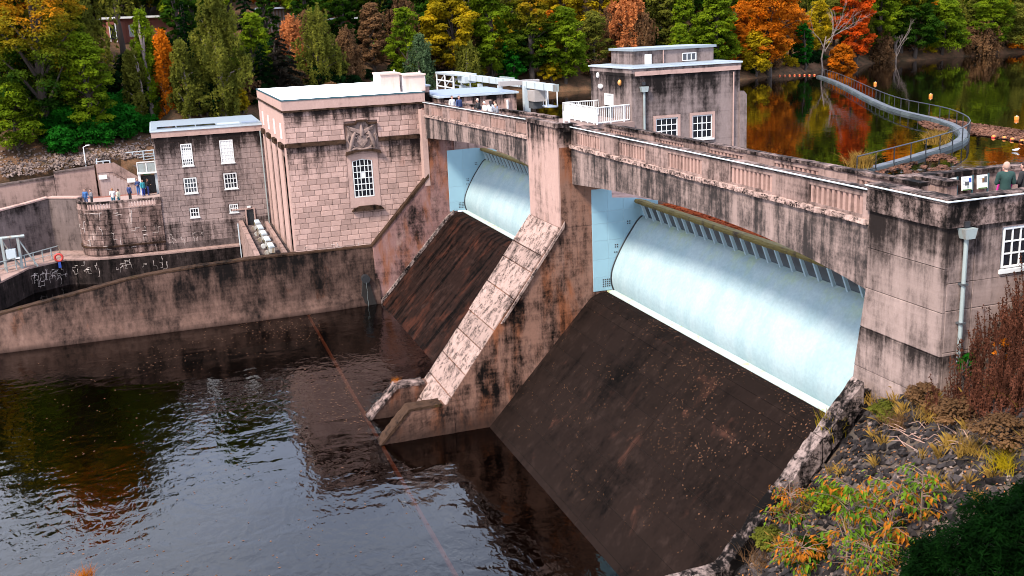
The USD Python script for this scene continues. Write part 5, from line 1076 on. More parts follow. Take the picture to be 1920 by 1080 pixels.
# ---- trees that can be told apart: place (picture column, foot row), depth plane x, height, width, kind, foliage, label
TREES = [
 # px, row of foot, plane x, top row, half width px, kind, leaf, label
 (88, 255, -112, -130, 98, 'broad', 'orangegreen', 'huge tree at the left edge, orange on top and green below'),
 (178, 262, -104, 62, 50, 'broad', 'yellowgreen', 'layered yellow-green tree in front of the huge left tree'),
 (36, 285, -101, 158, 56, 'broad', 'yellowgreen', 'low broad yellow-green tree at the left edge above the stony bank'),
 (20, 240, -125, -60, 70, 'broad', 'green', 'dark green tree filling the left edge behind the layered one'),
 (232, 105, -132, -110, 34, 'broad', 'green', 'tall open green tree standing before the red-brick house'),
 (288, 225, -112, 18, 25, 'birch', 'yellowgreen', 'slender yellow-green birch right of the red-brick house'),
 (262, 235, -108, 95, 24, 'birch', 'olive', 'small olive birch below the slender yellow-green one'),
 (322, 236, -103, 58, 22, 'birch', 'orange', 'narrow bright orange birch left of the big olive birch'),
 (352, 222, -112, 78, 27, 'birch', 'olive', 'drooping olive birch just right of the narrow orange birch'),
 (424, 225, -117, -12, 54, 'birch', 'olive', 'big weeping olive birch above the office roof'),
 (452, 222, -106, 165, 18, 'broad', 'yellow', 'little yellow sapling against the dark trees above the office roof'),
 (375, 226, -106, 150, 30, 'broad', 'olive', 'rounded olive bush-like tree right above the office roof'),
 (532, 192, -112, 62, 58, 'conifer', 'purple', 'dark bronze drooping conifer behind the powerhouse roof corner'),
 (500, 200, -118, 80, 34, 'conifer', 'dark', 'dark evergreen left of the drooping bronze conifer'),
 (553, 140, -122, 32, 30, 'birch', 'pink', 'round copper-orange tree standing behind the bronze conifer'),
 (612, 160, -114, 68, 42, 'broad', 'olive', 'rounded olive tree above the white powerhouse roof'),
 (655, 155, -116, 54, 30, 'birch', 'brown', 'bare-looking brown birch above the white powerhouse roof'),
 (702, 135, -128, 8, 38, 'broad', 'brown', 'thin brown and yellow tree below the long veranda'),
 (738, 120, -130, -70, 30, 'conifer', 'dark', 'tall dark evergreen between the brown tree and the yellow trees'),
 (792, 148, -112, 66, 31, 'birch', 'grey', 'grey-green weeping tree behind the roof stacks'),
 (845, 150, -124, -40, 56, 'broad', 'yellow', 'tall golden-yellow tree left of the crane'),
 (880, 155, -112, 85, 36, 'birch', 'olive', 'olive weeping tree just above the lattice of the crane'),
 (925, 158, -126, -50, 50, 'broad', 'yellowgreen', 'tall yellow-green tree behind the crane beam'),
 (1000, 160, -132, -60, 48, 'broad', 'orangegreen', 'tall mixed green and orange tree right of the crane lattice'),
 (1062, 168, -128, 15, 52, 'broad', 'yellowgreen', 'bright yellow-green tree on the shore left of the intake tower'),
 (1035, 172, -124, 100, 26, 'broad', 'yellow', 'small yellow shrub-like tree at the waterline left of the intake tower'),
 (1182, 118, -130, -40, 42, 'birch', 'pink', 'tall pale copper tree directly above the intake tower'),
 (1252, 112, -134, -50, 40, 'broad', 'olive', 'olive tree right of the pale copper tree'),
 (1310, 130, -133, 45, 34, 'broad', 'yellowgreen', 'medium yellow-green tree above the right side of the intake tower'),
 (1345, 138, -130, -30, 46, 'broad', 'yellowgreen', 'tall yellow-green tree left of the big orange tree'),
 (1438, 146, -124, -80, 66, 'broad', 'orange', 'great bright orange tree at the lake shore behind the intake tower'),
 (1415, 146, -122, 60, 38, 'broad', 'yellow', 'golden lower tree under the great orange tree'),
 (1505, 130, -134, 40, 20, 'broad', 'bright', 'small vivid green bush-tree right of the great orange tree'),
 (1600, 120, -136, -70, 38, 'broad', 'red', 'tall fiery red-orange tree leaning over the lake'),
 (1578, 128, -131, 85, 30, 'broad', 'orange', 'low round orange tree at the waterline beside the boom end'),
 (1645, 116, -142, -60, 42, 'broad', 'yellowgreen', 'tall green tree right of the fiery red tree'),
 (1655, 118, -140, 62, 22, 'birch', 'brown', 'low tawny bush-tree at the waterline right of the red tree'),
 (1712, 110, -146, -40, 44, 'broad', 'green', 'broad green tree over the lake with bare slanting stem'),
 (1765, 108, -148, 0, 44, 'broad', 'yellowgreen', 'yellow-green layered tree over the lake with orange tips'),
 (1690, 100, -160, -90, 44, 'broad', 'orangegreen', 'tall tree with orange crown high above the far shore'),
 (1835, 100, -150, 45, 36, 'birch', 'brown', 'brown rounded bush-tree at the far waterline'),
 (1850, 96, -158, -40, 42, 'broad', 'yellowgreen', 'yellow-green tree behind the brown rounded one'),
 (1905, 92, -152, 10, 38, 'broad', 'olive', 'olive-gold tree at the right edge of the far shore'),
 (585, 112, -134, -70, 34, 'broad', 'green', 'spreading green tree before the left end of the long house'),
 (645, 100, -136, -80, 34, 'broad', 'green', 'green tree whose crown hides the middle of the long house'),
 (505, 92, -134, -60, 26, 'broad', 'green', 'green tree partly hiding the timber house'),
 (468, 110, -132, -60, 24, 'conifer', 'dark', 'dark evergreen left of the timber house'),
 (580, 120, -130, 22, 24, 'birch', 'brown', 'thin purplish-brown birch right of the copper tree'),
 (690, 90, -138, -60, 30, 'broad', 'orangegreen', 'orange-tipped tree at the right end of the long house'),
 (340, 130, -128, -60, 30, 'broad', 'green', 'dark leafy tree between the two left houses'),
 (60, 200, -118, -90, 60, 'broad', 'orange', 'orange crown rising behind the huge left tree'),
 (142, 190, -116, -100, 44, 'broad', 'orangegreen', 'orange-topped tree left of the red-brick house'),
 (960, 175, -125, 70, 30, 'broad', 'bright', 'vivid green small tree behind the crane beam'),
 (1908, 96, -149, 82, 24, 'broad', 'orange', 'low orange bush-tree at the right edge waterline'),
]
def land(px, py, X0):
    d = sight(px, py); best = None
    for X in np.arange(-86, X0-6, -.5):
        p = CAM + d*(X-CAM[0])/d[0]
        if p[2] <= float(hill_z(p[0], p[1])): best = p; break
    if best is None: best = AX(px, py, X0)
    lim = float(shore_x(best[1])) - 1.2
    if best[0] > lim: best = AX(px, py, lim)
    return best
for i, (px, py, X0, top, hw, kind, leaf, lab) in enumerate(TREES):
    b = land(px, py, X0); tp = AX(px, top, b[0]); zb = float(hill_z(b[0], b[1]))
    D = np.linalg.norm(b-CAM); R = hw*D/FPX; H = max(3.0, tp[2]-zb); n = int(min(36000, max(7000, 640*R*H*.75)))
    nm = {'broad': 'broadleaf_tree', 'birch': 'birch_tree', 'conifer': 'conifer_tree'}[kind]
    make_tree(nm, lab, kind, leaf, 100+i, (b[0], b[1], zb), H=H, R=R*(.88 if kind == 'broad' else .84 if kind == 'birch' else 1.), base=H*(.62 if px == 232 else .08 if H < 12 else .10), n_leaf=n, size=.155 if D < 160 else .19, bark='bark_pale' if kind == 'birch' else 'bark', n_cl=int(26+H*2.2))
# bare pale tree by the shore
def bare_tree(lab, loc, H, seed):
    t = thing('bare_tree', lab, 'tree', loc); rg = np.random.default_rng(seed); m = MB(); tw = MB()
    def grow(p, d, r, L, lev):
        q = p+d*L; (m if lev < 2 else tw).tube([p, (p+q)/2+rg.normal(size=3)*L*.05, q], [r*.7, r*.6, r*.45], 6, False)
        if lev < 4:
            for _ in range(3 if lev else 4):
                e = d+rg.normal(size=3)*.42; e[2] += .2; e /= np.linalg.norm(e); grow(p+(q-p)*rg.uniform(.45, 1), e, r*.5, L*rg.uniform(.5, .75), lev+1)
    grow(np.array([0, 0, -.5]), np.array([0, .03, 1.]), .24, H*.5, 0)
    obj('trunk', m, C['bark_pale'], t, smooth=True); obj('twigs', tw, C['bark_pale'], t)
b = AX(1545, 127, -133); bare_tree('pale bare dead tree on the shore left of the fiery red tree', (b[0], b[1], float(hill_z(b[0], b[1]))), 15, 5)
b = AX(1680, 110, -145); bare_tree('slim slanting bare tree at the far waterline', (b[0], b[1], float(hill_z(b[0], b[1]))), 8, 9)

# ---- filling woodland further up the hill: a few kinds, many copies
protos = []
fill = []
rgp = np.random.default_rng(77)
for y in np.arange(-62, 215, 6.5):
    for row, dx in enumerate((20, 31, 43, 57, 73)):
        fill.append((y+rgp.uniform(-2.5, 2.5), dx+rgp.uniform(-4, 4), int(rgp.choice(9, p=[.09, .22, .11, .11, .12, .10, .13, .08, .04])), rgp.uniform(.75, 1.15)))
WOOD = ' in the woodland high on the hill'
kinds = [('broad', 'green', 'green broadleaf tree'), ('broad', 'yellowgreen', 'yellow-green broadleaf tree'), ('conifer', 'dark', 'dark evergreen'), ('birch', 'olive', 'olive birch'), ('broad', 'orange', 'orange broadleaf tree'), ('broad', 'olive', 'olive broadleaf tree'), ('broad', 'yellow', 'golden broadleaf tree'), ('broad', 'orangegreen', 'orange-topped broadleaf tree'), ('birch', 'brown', 'tawny birch')]
kinds = [(a, b, c+WOOD) for a, b, c in kinds]
pr = {}
HOUSES = [(-30.5, -20.5), (-7, 1), (1.5, 13)]
fill += [(-31, 54, 1, .9), (-26, 53, 3, 1.), (-21.5, 54, 0, .9), (-28.5, 62, 2, 1.), (-23, 64, 7, 1.)]
for y in np.arange(-60, 190, 4.2):          # lower trees along the foot of the wood
    fill.append((y+rgp.uniform(-1.5, 1.5), (15 if y < -18 else 3.5 if y > 55 else 7)+rgp.uniform(-3, 5), int(rgp.choice(9, p=[.10, .24, .04, .12, .13, .11, .17, .04, .05])), rgp.uniform(.42, .62)))
for k, (y, dx, kd, sc) in enumerate(fill):
    x = float(shore_x(y))-dx; z = float(hill_z(x, y))
    if any(a-3 < y < b+3 for a, b in HOUSES) and -140 < x < -114 and dx > 16: continue
    pj = np.array([x, y, z+6])-CAM; col = 960+FPX*(pj@_r)/(pj@_f)
    if x > -140 and (186 < col < 272 or 480 < col < 545 or 610 < col < 700): continue
    nm = 'woodland_' + ('conifer' if kinds[kd][0] == 'conifer' else 'tree')
    if kd not in pr: pr[kd] = make_tree('woodland_conifer' if kinds[kd][0] == 'conifer' else 'woodland_tree', kinds[kd][2], kinds[kd][0], kinds[kd][1], 300+kd, (x, y, z), H=17 if kd != 2 else 20, R=4.8 if kd != 2 else 4.0, base=2.6, n_leaf=13000, size=.24, group='woodland: '+kinds[kd][2], scale=(sc, sc, sc))
    else: dup(pr[kd], kinds[kd][2], (x, y, z), rgp.uniform(0, 2*PI), (sc, sc, sc*rgp.uniform(.9, 1.15)))
# ---- undergrowth bushes along the foot of the trees
bush = {}
BK = [('dark', 'dark green bush in the undergrowth'), ('bright', 'vivid green bush in the undergrowth above the stony bank'), ('brown', 'rusty brown bush in the undergrowth'), ('yellow', 'small yellow bush in the undergrowth')]
def put_bush(kd, x, y, sc, extra=0.):
    z = float(hill_z(x, y))-.1
    if kd not in bush: bush[kd] = make_tree('bush', BK[kd][1], 'broad', BK[kd][0], 400+kd, (x, y, z), H=2.6, R=1.7, base=.15, n_leaf=3200, size=.15, group='bushes: '+BK[kd][1], n_cl=18, scale=(sc, sc, sc), cl_r=.42)
    else: dup(bush[kd], BK[kd][1], (x, y, z), rgp.uniform(0, 6.28), (sc, sc, sc*rgp.uniform(.8, 1.2)))
for q in range(46):
    u = rgp.uniform(95, 285); v = 196+.28*(285-u)+rgp.uniform(0, 55); p = land(u, v, -103); put_bush(1, p[0], p[1], rgp.uniform(.6, 1.15))
for y in np.arange(-58, 195, 3.0):
    for dd in (3.5, 9, 16, 24):
        if rgp.random() < .62:
            kd = int(rgp.choice([0, 0, 0, 2, 3, 0])); yy = y+rgp.uniform(-1.5, 1.5); dist = dd+rgp.uniform(-2, 2)
            if yy < -18: dist += 8
            elif yy > 50 and dd == 3.5: dist = 1.5+rgp.uniform(0, 1)
            put_bush(kd, float(shore_x(yy))-dist, yy, rgp.uniform(.6, 1.5))

# ------------------------------------------------------------------ houses on the hillside
def house(name, lab, u, X0, w, d, h, wall, front):
    c = land(u[0], u[1], X0); c[0] = min(c[0], -118); zb = float(hill_z(c[0]-1, c[1]+w/2)); t = thing(name, lab, 'house', (c[0], c[1], zb))
    obj('wall', MB().box(-d, 0, 0, w, -4, h), C[wall], t); obj('roof', MB().box(-d-.5, .7, -.5, w+.5, h, h+.22), C['roof_grey'], t); obj('roof_edge', MB().box(.7, .78, -.5, w+.5, h-.02, h+.26), C['white'], t)
    return t
h1 = house('house', 'red-brick house with white-framed bay window on the wooded slope', (196, 72), -138, 9.5, 8, 3.4, 'brick', 0)
obj('bay', MB().prism([(0, .2), (1.2, .8), (1.2, 2.4), (0, 3.0)], -2, 3.0, 'z'), C['brick'], h1)
for a, b in ((.9, 1.6), (1.7, 2.3)): obj('bay_window', MB().box(1.2, 1.26, a, b, .6, 2.5), C['glass'], h1)
for a in (.8, 1.62, 2.32): obj('bay_post', MB().box(1.15, 1.34, a, a+.12, .2, 2.9), C['white'], h1)
window(h1, on_x(.0), 3.4, 4.6, .9, 2.5, 2, 2)
h2 = house('house', 'small brick house with thin white eaves among the birches', (338, 48), -142, 5, 6, 2.8, 'brick', 0)
window(h2, on_x(.0), 2.6, 4.2, .6, 2.2, 3, 1)
h3 = house('house', 'timber house with pale roof edge above the bronze conifer', (486, 44), -142, 7, 8, 3.4, 'timber', 0)
for k in range(8): obj('slat', MB().box(0, .12, .2+.5*k, .45+.5*k, -.6, 3.2), C['bark_pale'], h3)
window(h3, on_x(.0), 4.4, 6.6, .4, 2.6, 3, 1)
h4 = house('long_house', 'long low house with pale veranda beam above the brown trees', (600, 38), -144, 13.5, 8, 3.2, 'brick', 0)
obj('veranda_beam', MB().box(.2, 2.2, -.3, 13.6, 1.9, 2.25), C['pipe'], h4)
for k in range(5): obj('veranda_post', MB().box(2.0, 2.15, .2+3.1*k, .35+3.1*k, -1, 1.9), C['bark_pale'], h4)
window(h4, on_x(.0), 2, 4.6, .3, 1.8, 4, 1); window(h4, on_x(.0), 7, 10, .3, 1.8, 4, 1)
c = land(672, 50, -141); structure('lawn', MB().add([[c[0]+dx, c[1]+dy, float(hill_z(c[0]+dx, c[1]+dy))+.25] for dx, dy in ((0, -4), (0, 3), (-3, 3), (-3, -4))], [[0, 1, 2, 3]]), C['lawn'], 'strip of bright lawn before the long house', 'lawn')

# ------------------------------------------------------------------ stones
def stone_shape(seed):
    rg = np.random.default_rng(seed); p = rg.uniform(-1, 1, (13, 3))*[1, .8, .55]; h = trimesh.convex.convex_hull(p); return h.vertices.copy(), h.faces.copy()
shapes = [stone_shape(k) for k in range(14)]
rgs = np.random.default_rng(21); cand = []
gx, gz = np.array([1, 0, .45]), np.array([0, 1, 1.0])
row = 0; y = 1.2
while y > -11:
    x = .66 + rgs.uniform(0, .2)
    while x < 11.5:
        s = rgs.uniform(.11, .25); yy = y+rgs.uniform(-.06, .06)+.12*x*.0
        if x < 3.5 or yy < -.2: cand.append((x, yy, s))
        x += s*1.5
    y -= .19
def vis(c):
    d = np.array([c[0], c[1], float(bank_z(c[0], c[1]))])-CAM; z = d@_f; return z > 0 and abs(d@_r/z*FPX) < 1010 and abs(d@_u/z*FPX) < 590
def place(c, k, sc=1.):
    v, f = shapes[k % 14]; x, y, s = c; a = rgs.uniform(-.5, .5) + (PI if rgs.random() < .5 else 0); co, si = math.cos(a), math.sin(a)
    w = v*s*sc*np.array([1.08, .95, 1]); w = np.stack([w[:, 0]*co-w[:, 1]*si, w[:, 0]*si+w[:, 1]*co, w[:, 2]], 1)
    n = np.array([-.45, -1, 1.]); n /= np.linalg.norm(n); tx = np.array([1, 0, .45]); tx /= np.linalg.norm(tx); ty = np.cross(n, tx)
    return w@np.array([tx, ty, n]) + [x, y, float(bank_z(x, y))+.03] , f
vs = [c for c in cand if vis(c)]; hid = [c for c in cand if not vis(c)]
vs.sort(key=lambda c: -c[2]); rest = MB()
for k, c in enumerate(vs):
    v, f = place(c, k)
    if k < 300: obj('stone', trimesh.Trimesh(v, f, process=False), C['stone'], '/World/right_bank')
    else: rest.add(v, f)
for k, c in enumerate(hid): rest.add(*place(c, k))
obj('smaller_stones', rest, C['stone'], '/World/right_bank', kind='stuff')
grv = MB()
for k in range(1700):
    x = rgs.uniform(.7, 9); y = rgs.uniform(-10, 1.6)
    if x > 3.5 and y > -.2: continue
    grv.add(*place((x, y, rgs.uniform(.04, .11)), k))
obj('rubble', grv, C['stone_pale'], '/World/right_bank', kind='stuff')
far = MB()
for k in range(1500):
    y = rgs.uniform(-44, -22.5); d = abs(rgs.normal())*1.7+.3; x = float(shore_x(y))-d-.3; s = rgs.uniform(.07, .26); v, f = shapes[k % 14]; far.add(v*s+[x, y, float(hill_z(x, y))+.02], f)
tag(obj('bank_stones', far, C['stone_pale']), 'pale loose stones covering the bank above the retaining wall', 'stones', None, 'stuff')

# ------------------------------------------------------------------ plants on the near bank
def on_bank(px, py):
    d = sight(px, py)
    for q in np.arange(14, 60, .1):
        p = CAM+d*q/np.dot(d, _f)
        if p[2] <= float(bank_z(p[0], p[1])): return np.array([p[0], p[1], float(bank_z(p[0], p[1]))])
    return p
def sapling(lab, px, H, spread, n_br, per, mats, seed, leaf=.12, lean=(0, 0)):
    c = on_bank(*px); t = thing('sapling', lab, 'sapling', c); rg = np.random.default_rng(seed); st = MB(); k = 0
    top = np.array([lean[0], lean[1], H]); st.tube([[0, 0, -.2], [lean[0]*.3, lean[1]*.3, H*.45], top], [.03, .022, .01], 6)
    small = {m: MB() for m in mats}
    for b in range(n_br):
        q = rg.uniform(.3, 1); s = top*q*np.array([q, q, 1]); ang = b*2.4+rg.uniform(-.5, .5); L = spread*rg.uniform(.5, 1.0)*(1.15-.5*q)
        e = s+np.array([math.cos(ang)*L, math.sin(ang)*L, L*rg.uniform(.05, .5)]); m = (s+e)/2+[0, 0, .1*L]; st.tube([s, m, e], [.012, .009, .005], 4, False)
        for i in range(per):
            f_ = rg.uniform(.25, 1.05); p = s+(e-s)*f_+np.array([0, 0, .2*L*f_*(1-f_)])+rg.normal(size=3)*.07; dn = np.array([rg.normal()*.6+math.cos(ang)*.6, rg.normal()*.6+math.sin(ang)*.6, -.45-rg.random()*.4]); dn /= np.linalg.norm(dn)
            sd = np.cross(dn, [0, 0, 1]); sd /= np.linalg.norm(sd); up = np.cross(sd, dn); l = leaf*rg.uniform(.6, 1.25); w = l*.21
            a0, a1, a2 = p, p+dn*l*.5, p+dn*l; v = np.array([a0, a1+sd*w+up*w*.4, a2-[0, 0, .1*l], a1-sd*w+up*w*.4, a1]); f = [[0, 1, 4], [1, 2, 4], [2, 3, 4], [3, 0, 4]]
            mt = mats[0] if rg.random() < (.75 if q > .5 else .35) else mats[1]
            if k < 230: obj('leaf', trimesh.Trimesh(v, f, process=False), Lf[mt], t)
            else: small[mt].add(v, f)
            k += 1
    obj('stem', st, C['stem'], t)
    for m in mats:
        if small[m].n: obj('more_leaves', small[m], Lf[m], t, kind='stuff')
    return t
sapling('tall pale-stemmed sapling with green leaves above orange ones, mid stony bank', (1585, 1085), 2.7, 1.4, 34, 16, ('sap_green', 'sap_orange'), 1, .21, (-.1, .15))
sapling('orange-leaved sapling beside the lower part of the lichened kerb wall', (1480, 1000), 1.3, 1.05, 34, 16, ('sap_orange', 'sap_green'), 2, .14)
sapling('leaning sapling with green and yellow leaves right of the tall pale-stemmed one', (1660, 1040), 2.1, 1.3, 30, 14, ('sap_green', 'sap_orange'), 3, .2, (.1, .35))
sapling('sapling with mixed leaves standing before the dark evergreen bush', (1725, 990), 1.6, .9, 22, 12, ('sap_green', 'sap_orange'), 4, .18)
sapling('low orange and green sapling at the bottom edge of the bank', (1500, 1090), 1.2, 1.2, 42, 17, ('sap_orange', 'sap_green'), 5, .17)
sapling('low bushy sapling with yellowing leaves at the bottom edge, foot of the pale stem', (1630, 1110), 1.3, 1.3, 44, 17, ('sap_green', 'sap_orange'), 6, .13)
def near_bush(lab, px, H, R, mat, seed, n=14000, size=.07, kind='broad', n_cl=30, **kw):
    c = on_bank(*px); return make_tree('evergreen_bush' if mat == 'near_dark' else 'bush', lab, kind, mat, seed, c, H=H, R=R, base=.1, n_leaf=n, size=size, n_cl=n_cl, **kw)
near_bush('dark evergreen bush in the bottom right corner', (1870, 1115), 2.0, 1.35, 'near_dark', 501, 20000, .075, asp=.22, n_cl=46, cl_r=.30, flat=1.25)
near_bush('smaller dark evergreen bush left of the corner one', (1745, 1120), 1.2, 1.0, 'near_dark', 502, 11000, .075, asp=.22, n_cl=30, cl_r=.32, flat=1.25)
near_bush('dark evergreen bush rising at the right edge above the corner bush', (1935, 1010), 1.1, .75, 'near_dark', 505, 7000, .075, asp=.22, n_cl=24, cl_r=.32, flat=1.25)
near_bush('green leafy weed growing at the foot of the downpipe', (1815, 715), .75, .35, 'bright', 503, 260, .1, n_cl=8)
near_bush('small orange-leaved weed among the brown stems right of the downpipe', (1880, 680), .7, .3, 'orange', 504, 160, .09, n_cl=7)
# brown dock thicket by the abutment
rgd = np.random.default_rng(31); dk = MB(); qs_ = []
for k in range(1900):
    x = 3.75+rgd.beta(1, 1.1)*6.5; y = rgd.uniform(-1.0, 3.6)-.02*(x-3.7)
    if x < 4.3 and y < .2: continue
    if rgd.random() > .35 + .65*min(1, (x-3.5)/2.5): continue
    z = float(bank_z(x, y)); h = rgd.uniform(.5, 1.45); ln = rgd.normal(size=2)*.13; p0 = np.array([x, y, z-.1]); p1 = p0+[ln[0]*h, ln[1]*h, h]
    dk.tube([p0, p1], [.012, .008], 3, False)
    m = 42; q = rgd.uniform(.3, 1.0, m)[:, None]; qs_.append(p0+(p1-p0)*q+rgd.normal(size=(m, 3))*np.array([.035, .035, .04])*(1.25-q*.6))
qs_ = np.vstack(qs_); dk.quads(*leaf_quads(rgd, qs_, rgd.normal(size=qs_.shape)*[1, 1, .4], .035, .55))
tag(obj('dock_thicket', dk, Lf['dock']), 'thicket of rusty brown seed stems on the bank beside the abutment', 'plants', None, 'stuff')
def tuft(name, lab, c, n, h, w, mat, seed, cat='grass'):
    rg = np.random.default_rng(seed); t = MB()
    for k in range(n):
        o = rg.normal(size=2)*w*.35; d = rg.normal(size=2)*w*.5; hh = h*rg.uniform(.5, 1.1); a = np.array([o[0], o[1], 0]); b = a+[d[0]*.4, d[1]*.4, hh*.6]; e = a+[d[0], d[1], hh]; s = rg.normal(size=3); s[2] = 0; s = s/np.linalg.norm(s)*h*.018
        t.add([a-s, a+s, b+s*.8, e, b-s*.8], [[0, 1, 2], [0, 2, 4], [4, 2, 3]])
    x = thing(name, lab, cat, c); obj('blades', t, Lf[mat], x); return x
tuft('grass_tuft', 'yellow-green tuft growing on the kerb wall near its top', on_bank(1572, 835)+np.array([-.25, 0, .15]), 260, 1.0, .5, 'yellow', 1)
for k, (p, lb) in enumerate((((1640, 752), 'dry tuft on the rubble right of the kerb wall top'), ((1690, 800), 'rusty dry tuft left of the brown stem thicket'), ((1755, 790), 'low dry grass tuft beneath the brown stem thicket'), ((1830, 850), 'pale dry grass tuft above the dark stones'), ((1890, 880), 'dry grass tuft at the right edge above the stones'), ((1430, 1060), 'rusty tuft beside the lowest visible kerb wall'), ((1470, 960), 'brown tuft against the middle of the kerb wall'))):
    tuft('grass_tuft', lb, on_bank(*p), 240, .5, .75, ['grass', 'brown', 'grass', 'grass', 'yellow', 'brown', 'brown'][k], 10+k)
for (px, py), lb in (((1612, 316), 'dry grass tuft rooted on the boom close to the bridge'), ((1755, 270), 'dry grass tuft rooted on the boom near its bend')):
    tuft('grass_tuft', lb, AZ(px, py, LAKE+.2), 420, 1.15, 1.0, 'grass', px)
tuft('orange_plant', 'tiny orange plant on the mossy left nose of the pier', AX(742, 716, -30.4), 60, .35, .35, 'orange', 3, 'plant')
tuft('leaf_spray', 'spray of orange leaves on the river at the bottom left', AZ(160, 1084, .0), 140, .5, .5, 'orange', 4, 'leaves')
rgt = np.random.default_rng(6); t = thing('dead_branches', 'heap of pale dead branches on the stones below the brown stem thicket', 'branches')
for k in range(46):
    c = on_bank(rgt.uniform(1690, 1850), rgt.uniform(785, 850)); a = rgt.uniform(-.5, .5)+(PI if rgt.random() < .5 else 0); L = rgt.uniform(.3, 1.0); d = np.array([math.cos(a), math.sin(a)*.6, .3*math.cos(a)+.2]); m = c+d*L*.5+[0, 0, .16]+rgt.normal(size=3)*.06
    obj('branch', MB().tube([c+[0, 0, .06], m, c+d*L+[0, 0, .12]], [.016, .012, .005], 4, False), C['twig'], t)

# ------------------------------------------------------------------ people
H_ = lambda *p: manifold3d.Manifold.batch_hull([manifold3d.Manifold.sphere(r, 10).translate([float(q) for q in c]) for c, r in p])
def U(ms): return manifold3d.Manifold.batch_boolean(ms, manifold3d.OpType.Add)
def sm(m, L=.05, it=6):
    m = m.refine_to_length(L).to_mesh(); m = trimesh.Trimesh(m.vert_properties[:, :3], m.tri_verts, process=True); trimesh.smoothing.filter_taubin(m, iterations=it); return m
def limb(js): return [H_(a, b) for a, b in zip(js, js[1:])]
def figure(pose):
    """body, jacket, trousers, shoes and hair of a standing figure 1.72 m tall facing +x"""
    lean = .12 if pose == 'lean' else 0.; W = lambda z: lean*max(0, z-.9)
    arms = {'down': [((0, .19, 1.40), .058), ((-.02, .24, 1.13), .046), ((.06, .235, .88), .034)], 'lean': [((.03, .19, 1.38), .058), ((.14, .25, 1.14), .046), ((.36, .16, 1.10), .034)], 'fold': [((0, .19, 1.40), .058), ((.03, .25, 1.13), .046), ((.24, .10, 1.12), .034)]}[pose]
    sh = lambda j, dr=0.: [((x+W(z), y, z), r+dr) for (x, y, z), r in j]
    mir = lambda j: [((x, -y, z), r) for (x, y, z), r in j]
    leg = [((0, .09, .92), .088), ((.03, .10, .49), .062), ((-.01, .105, .09), .045)]
    tor = [((0, .0, .95), .13), ((0, 0, 1.12), .12), ((W(1.3), 0, 1.28), .135)]
    shd = [((W(1.4), .155, 1.40), .062), ((W(1.4), -.155, 1.40), .062), ((W(1.3), 0, 1.27), .13)]
    hx = W(1.62)+.02; head = [((hx, 0, 1.655), .095), ((hx+.025, 0, 1.575), .07)]
    B = []
    for L_ in (leg, mir(leg)): B += limb(L_)
    B += limb(tor) + [H_(*shd), H_(((W(1.45), 0, 1.44), .055), ((hx, 0, 1.56), .052)), H_(*head), H_(((hx+.1, 0, 1.62), .012), ((hx+.112, 0, 1.6), .016)), H_(((hx, .092, 1.63), .02), ((hx, .095, 1.60), .015)), H_(((hx, -.092, 1.63), .02), ((hx, -.095, 1.60), .015))]
    for sg in (1, -1):
        A = sh(arms); A = A if sg > 0 else mir(A); B += limb(A); w = np.array(A[-1][0]); d = w-np.array(A[-2][0]); d /= np.linalg.norm(d); pal = w+d*.07; B.append(H_((tuple(w), .03), (tuple(pal), .034)))
        s = np.cross(d, [1, 0, .2]); s /= np.linalg.norm(s)
        for k in range(4): b0 = pal+s*(k-1.5)*.018; B.append(H_((tuple(b0), .010), (tuple(b0+d*(.075-.008*abs(k-1.4))+np.array([.012, 0, 0])), .008)))
        B.append(H_((tuple(w+d*.03), .012), (tuple(w+d*.075+np.array([.045, 0, 0])), .009)))
    body = sm(U(B), .04, 3)
    J = limb([(c, r+.03) for c, r in tor]) + [H_(*[(c, r+.025) for c, r in shd]), H_(((0, .07, .88), .11), ((0, -.07, .88), .11), ((0, 0, 1.1), .14))]
    for sg in (1, -1): J += limb((lambda A: A if sg > 0 else mir(A))(sh(arms, .018)))
    T = []
    for L_ in (leg, mir(leg)): T += limb([(c, r+.016) for c, r in L_])
    T.append(H_(((0, .06, .93), .115), ((0, -.06, .93), .115)))
    S = [H_(((-.02, y, .045), .045), ((.13, y, .04), .04)) for y in (.105, -.105)]
    hair = H_(((hx-.02, 0, 1.675), .1), ((hx-.035, 0, 1.62), .088)) - manifold3d.Manifold.cube([.2, .3, .13], True).translate([hx+.13, 0, 1.6])
    long = hair + H_(((hx-.06, 0, 1.62), .08), ((W(1.4)-.1, 0, 1.42), .07))
    face = [H_(((hx+.088, y, 1.625), .012), ((hx+.089, y*1.2, 1.625), .011)) for y in (.032, -.032)]; mouth = H_(((hx+.09, .02, 1.56), .008), ((hx+.09, -.02, 1.56), .008))
    return dict(body=body, jacket=sm(U(J), .06), trousers=sm(U(T), .06), shoes=sm(U(S), .05, 3), hair=sm(hair, .04, 2), long_hair=sm(long, .04, 2), eyes=sm(U(face), .02, 0), mouth=sm(mouth, .02, 0))
FIG = {p: figure(p) for p in ('down', 'lean', 'fold')}
cm = {}
def cloth(col):
    if col not in cm: cm[col] = plain('cloth_%d' % len(cm), col, .9, var=.3, scale=8)
    return cm[col]
def person(lab, loc, face, jacket, trousers, hair, pose='down', h=1.72, long=False, group=None):
    s = h/1.72; t = thing('person', lab, 'person', loc, face, (s, s, s), group); F = FIG[pose]
    b = obj('body', F['body'], C['skin'], t, smooth=True)
    obj('jacket', F['jacket'], cloth(jacket), b, smooth=True); obj('trousers', F['trousers'], cloth(trousers), b, smooth=True); obj('shoes', F['shoes'], C['black'], b, smooth=True); obj('hair', F['long_hair' if long else 'hair'], cloth(hair), b, smooth=True); obj('eyes', F['eyes'], C['black'], b); obj('mouth', F['mouth'], cloth((.35, .1, .08)), b)
    return t
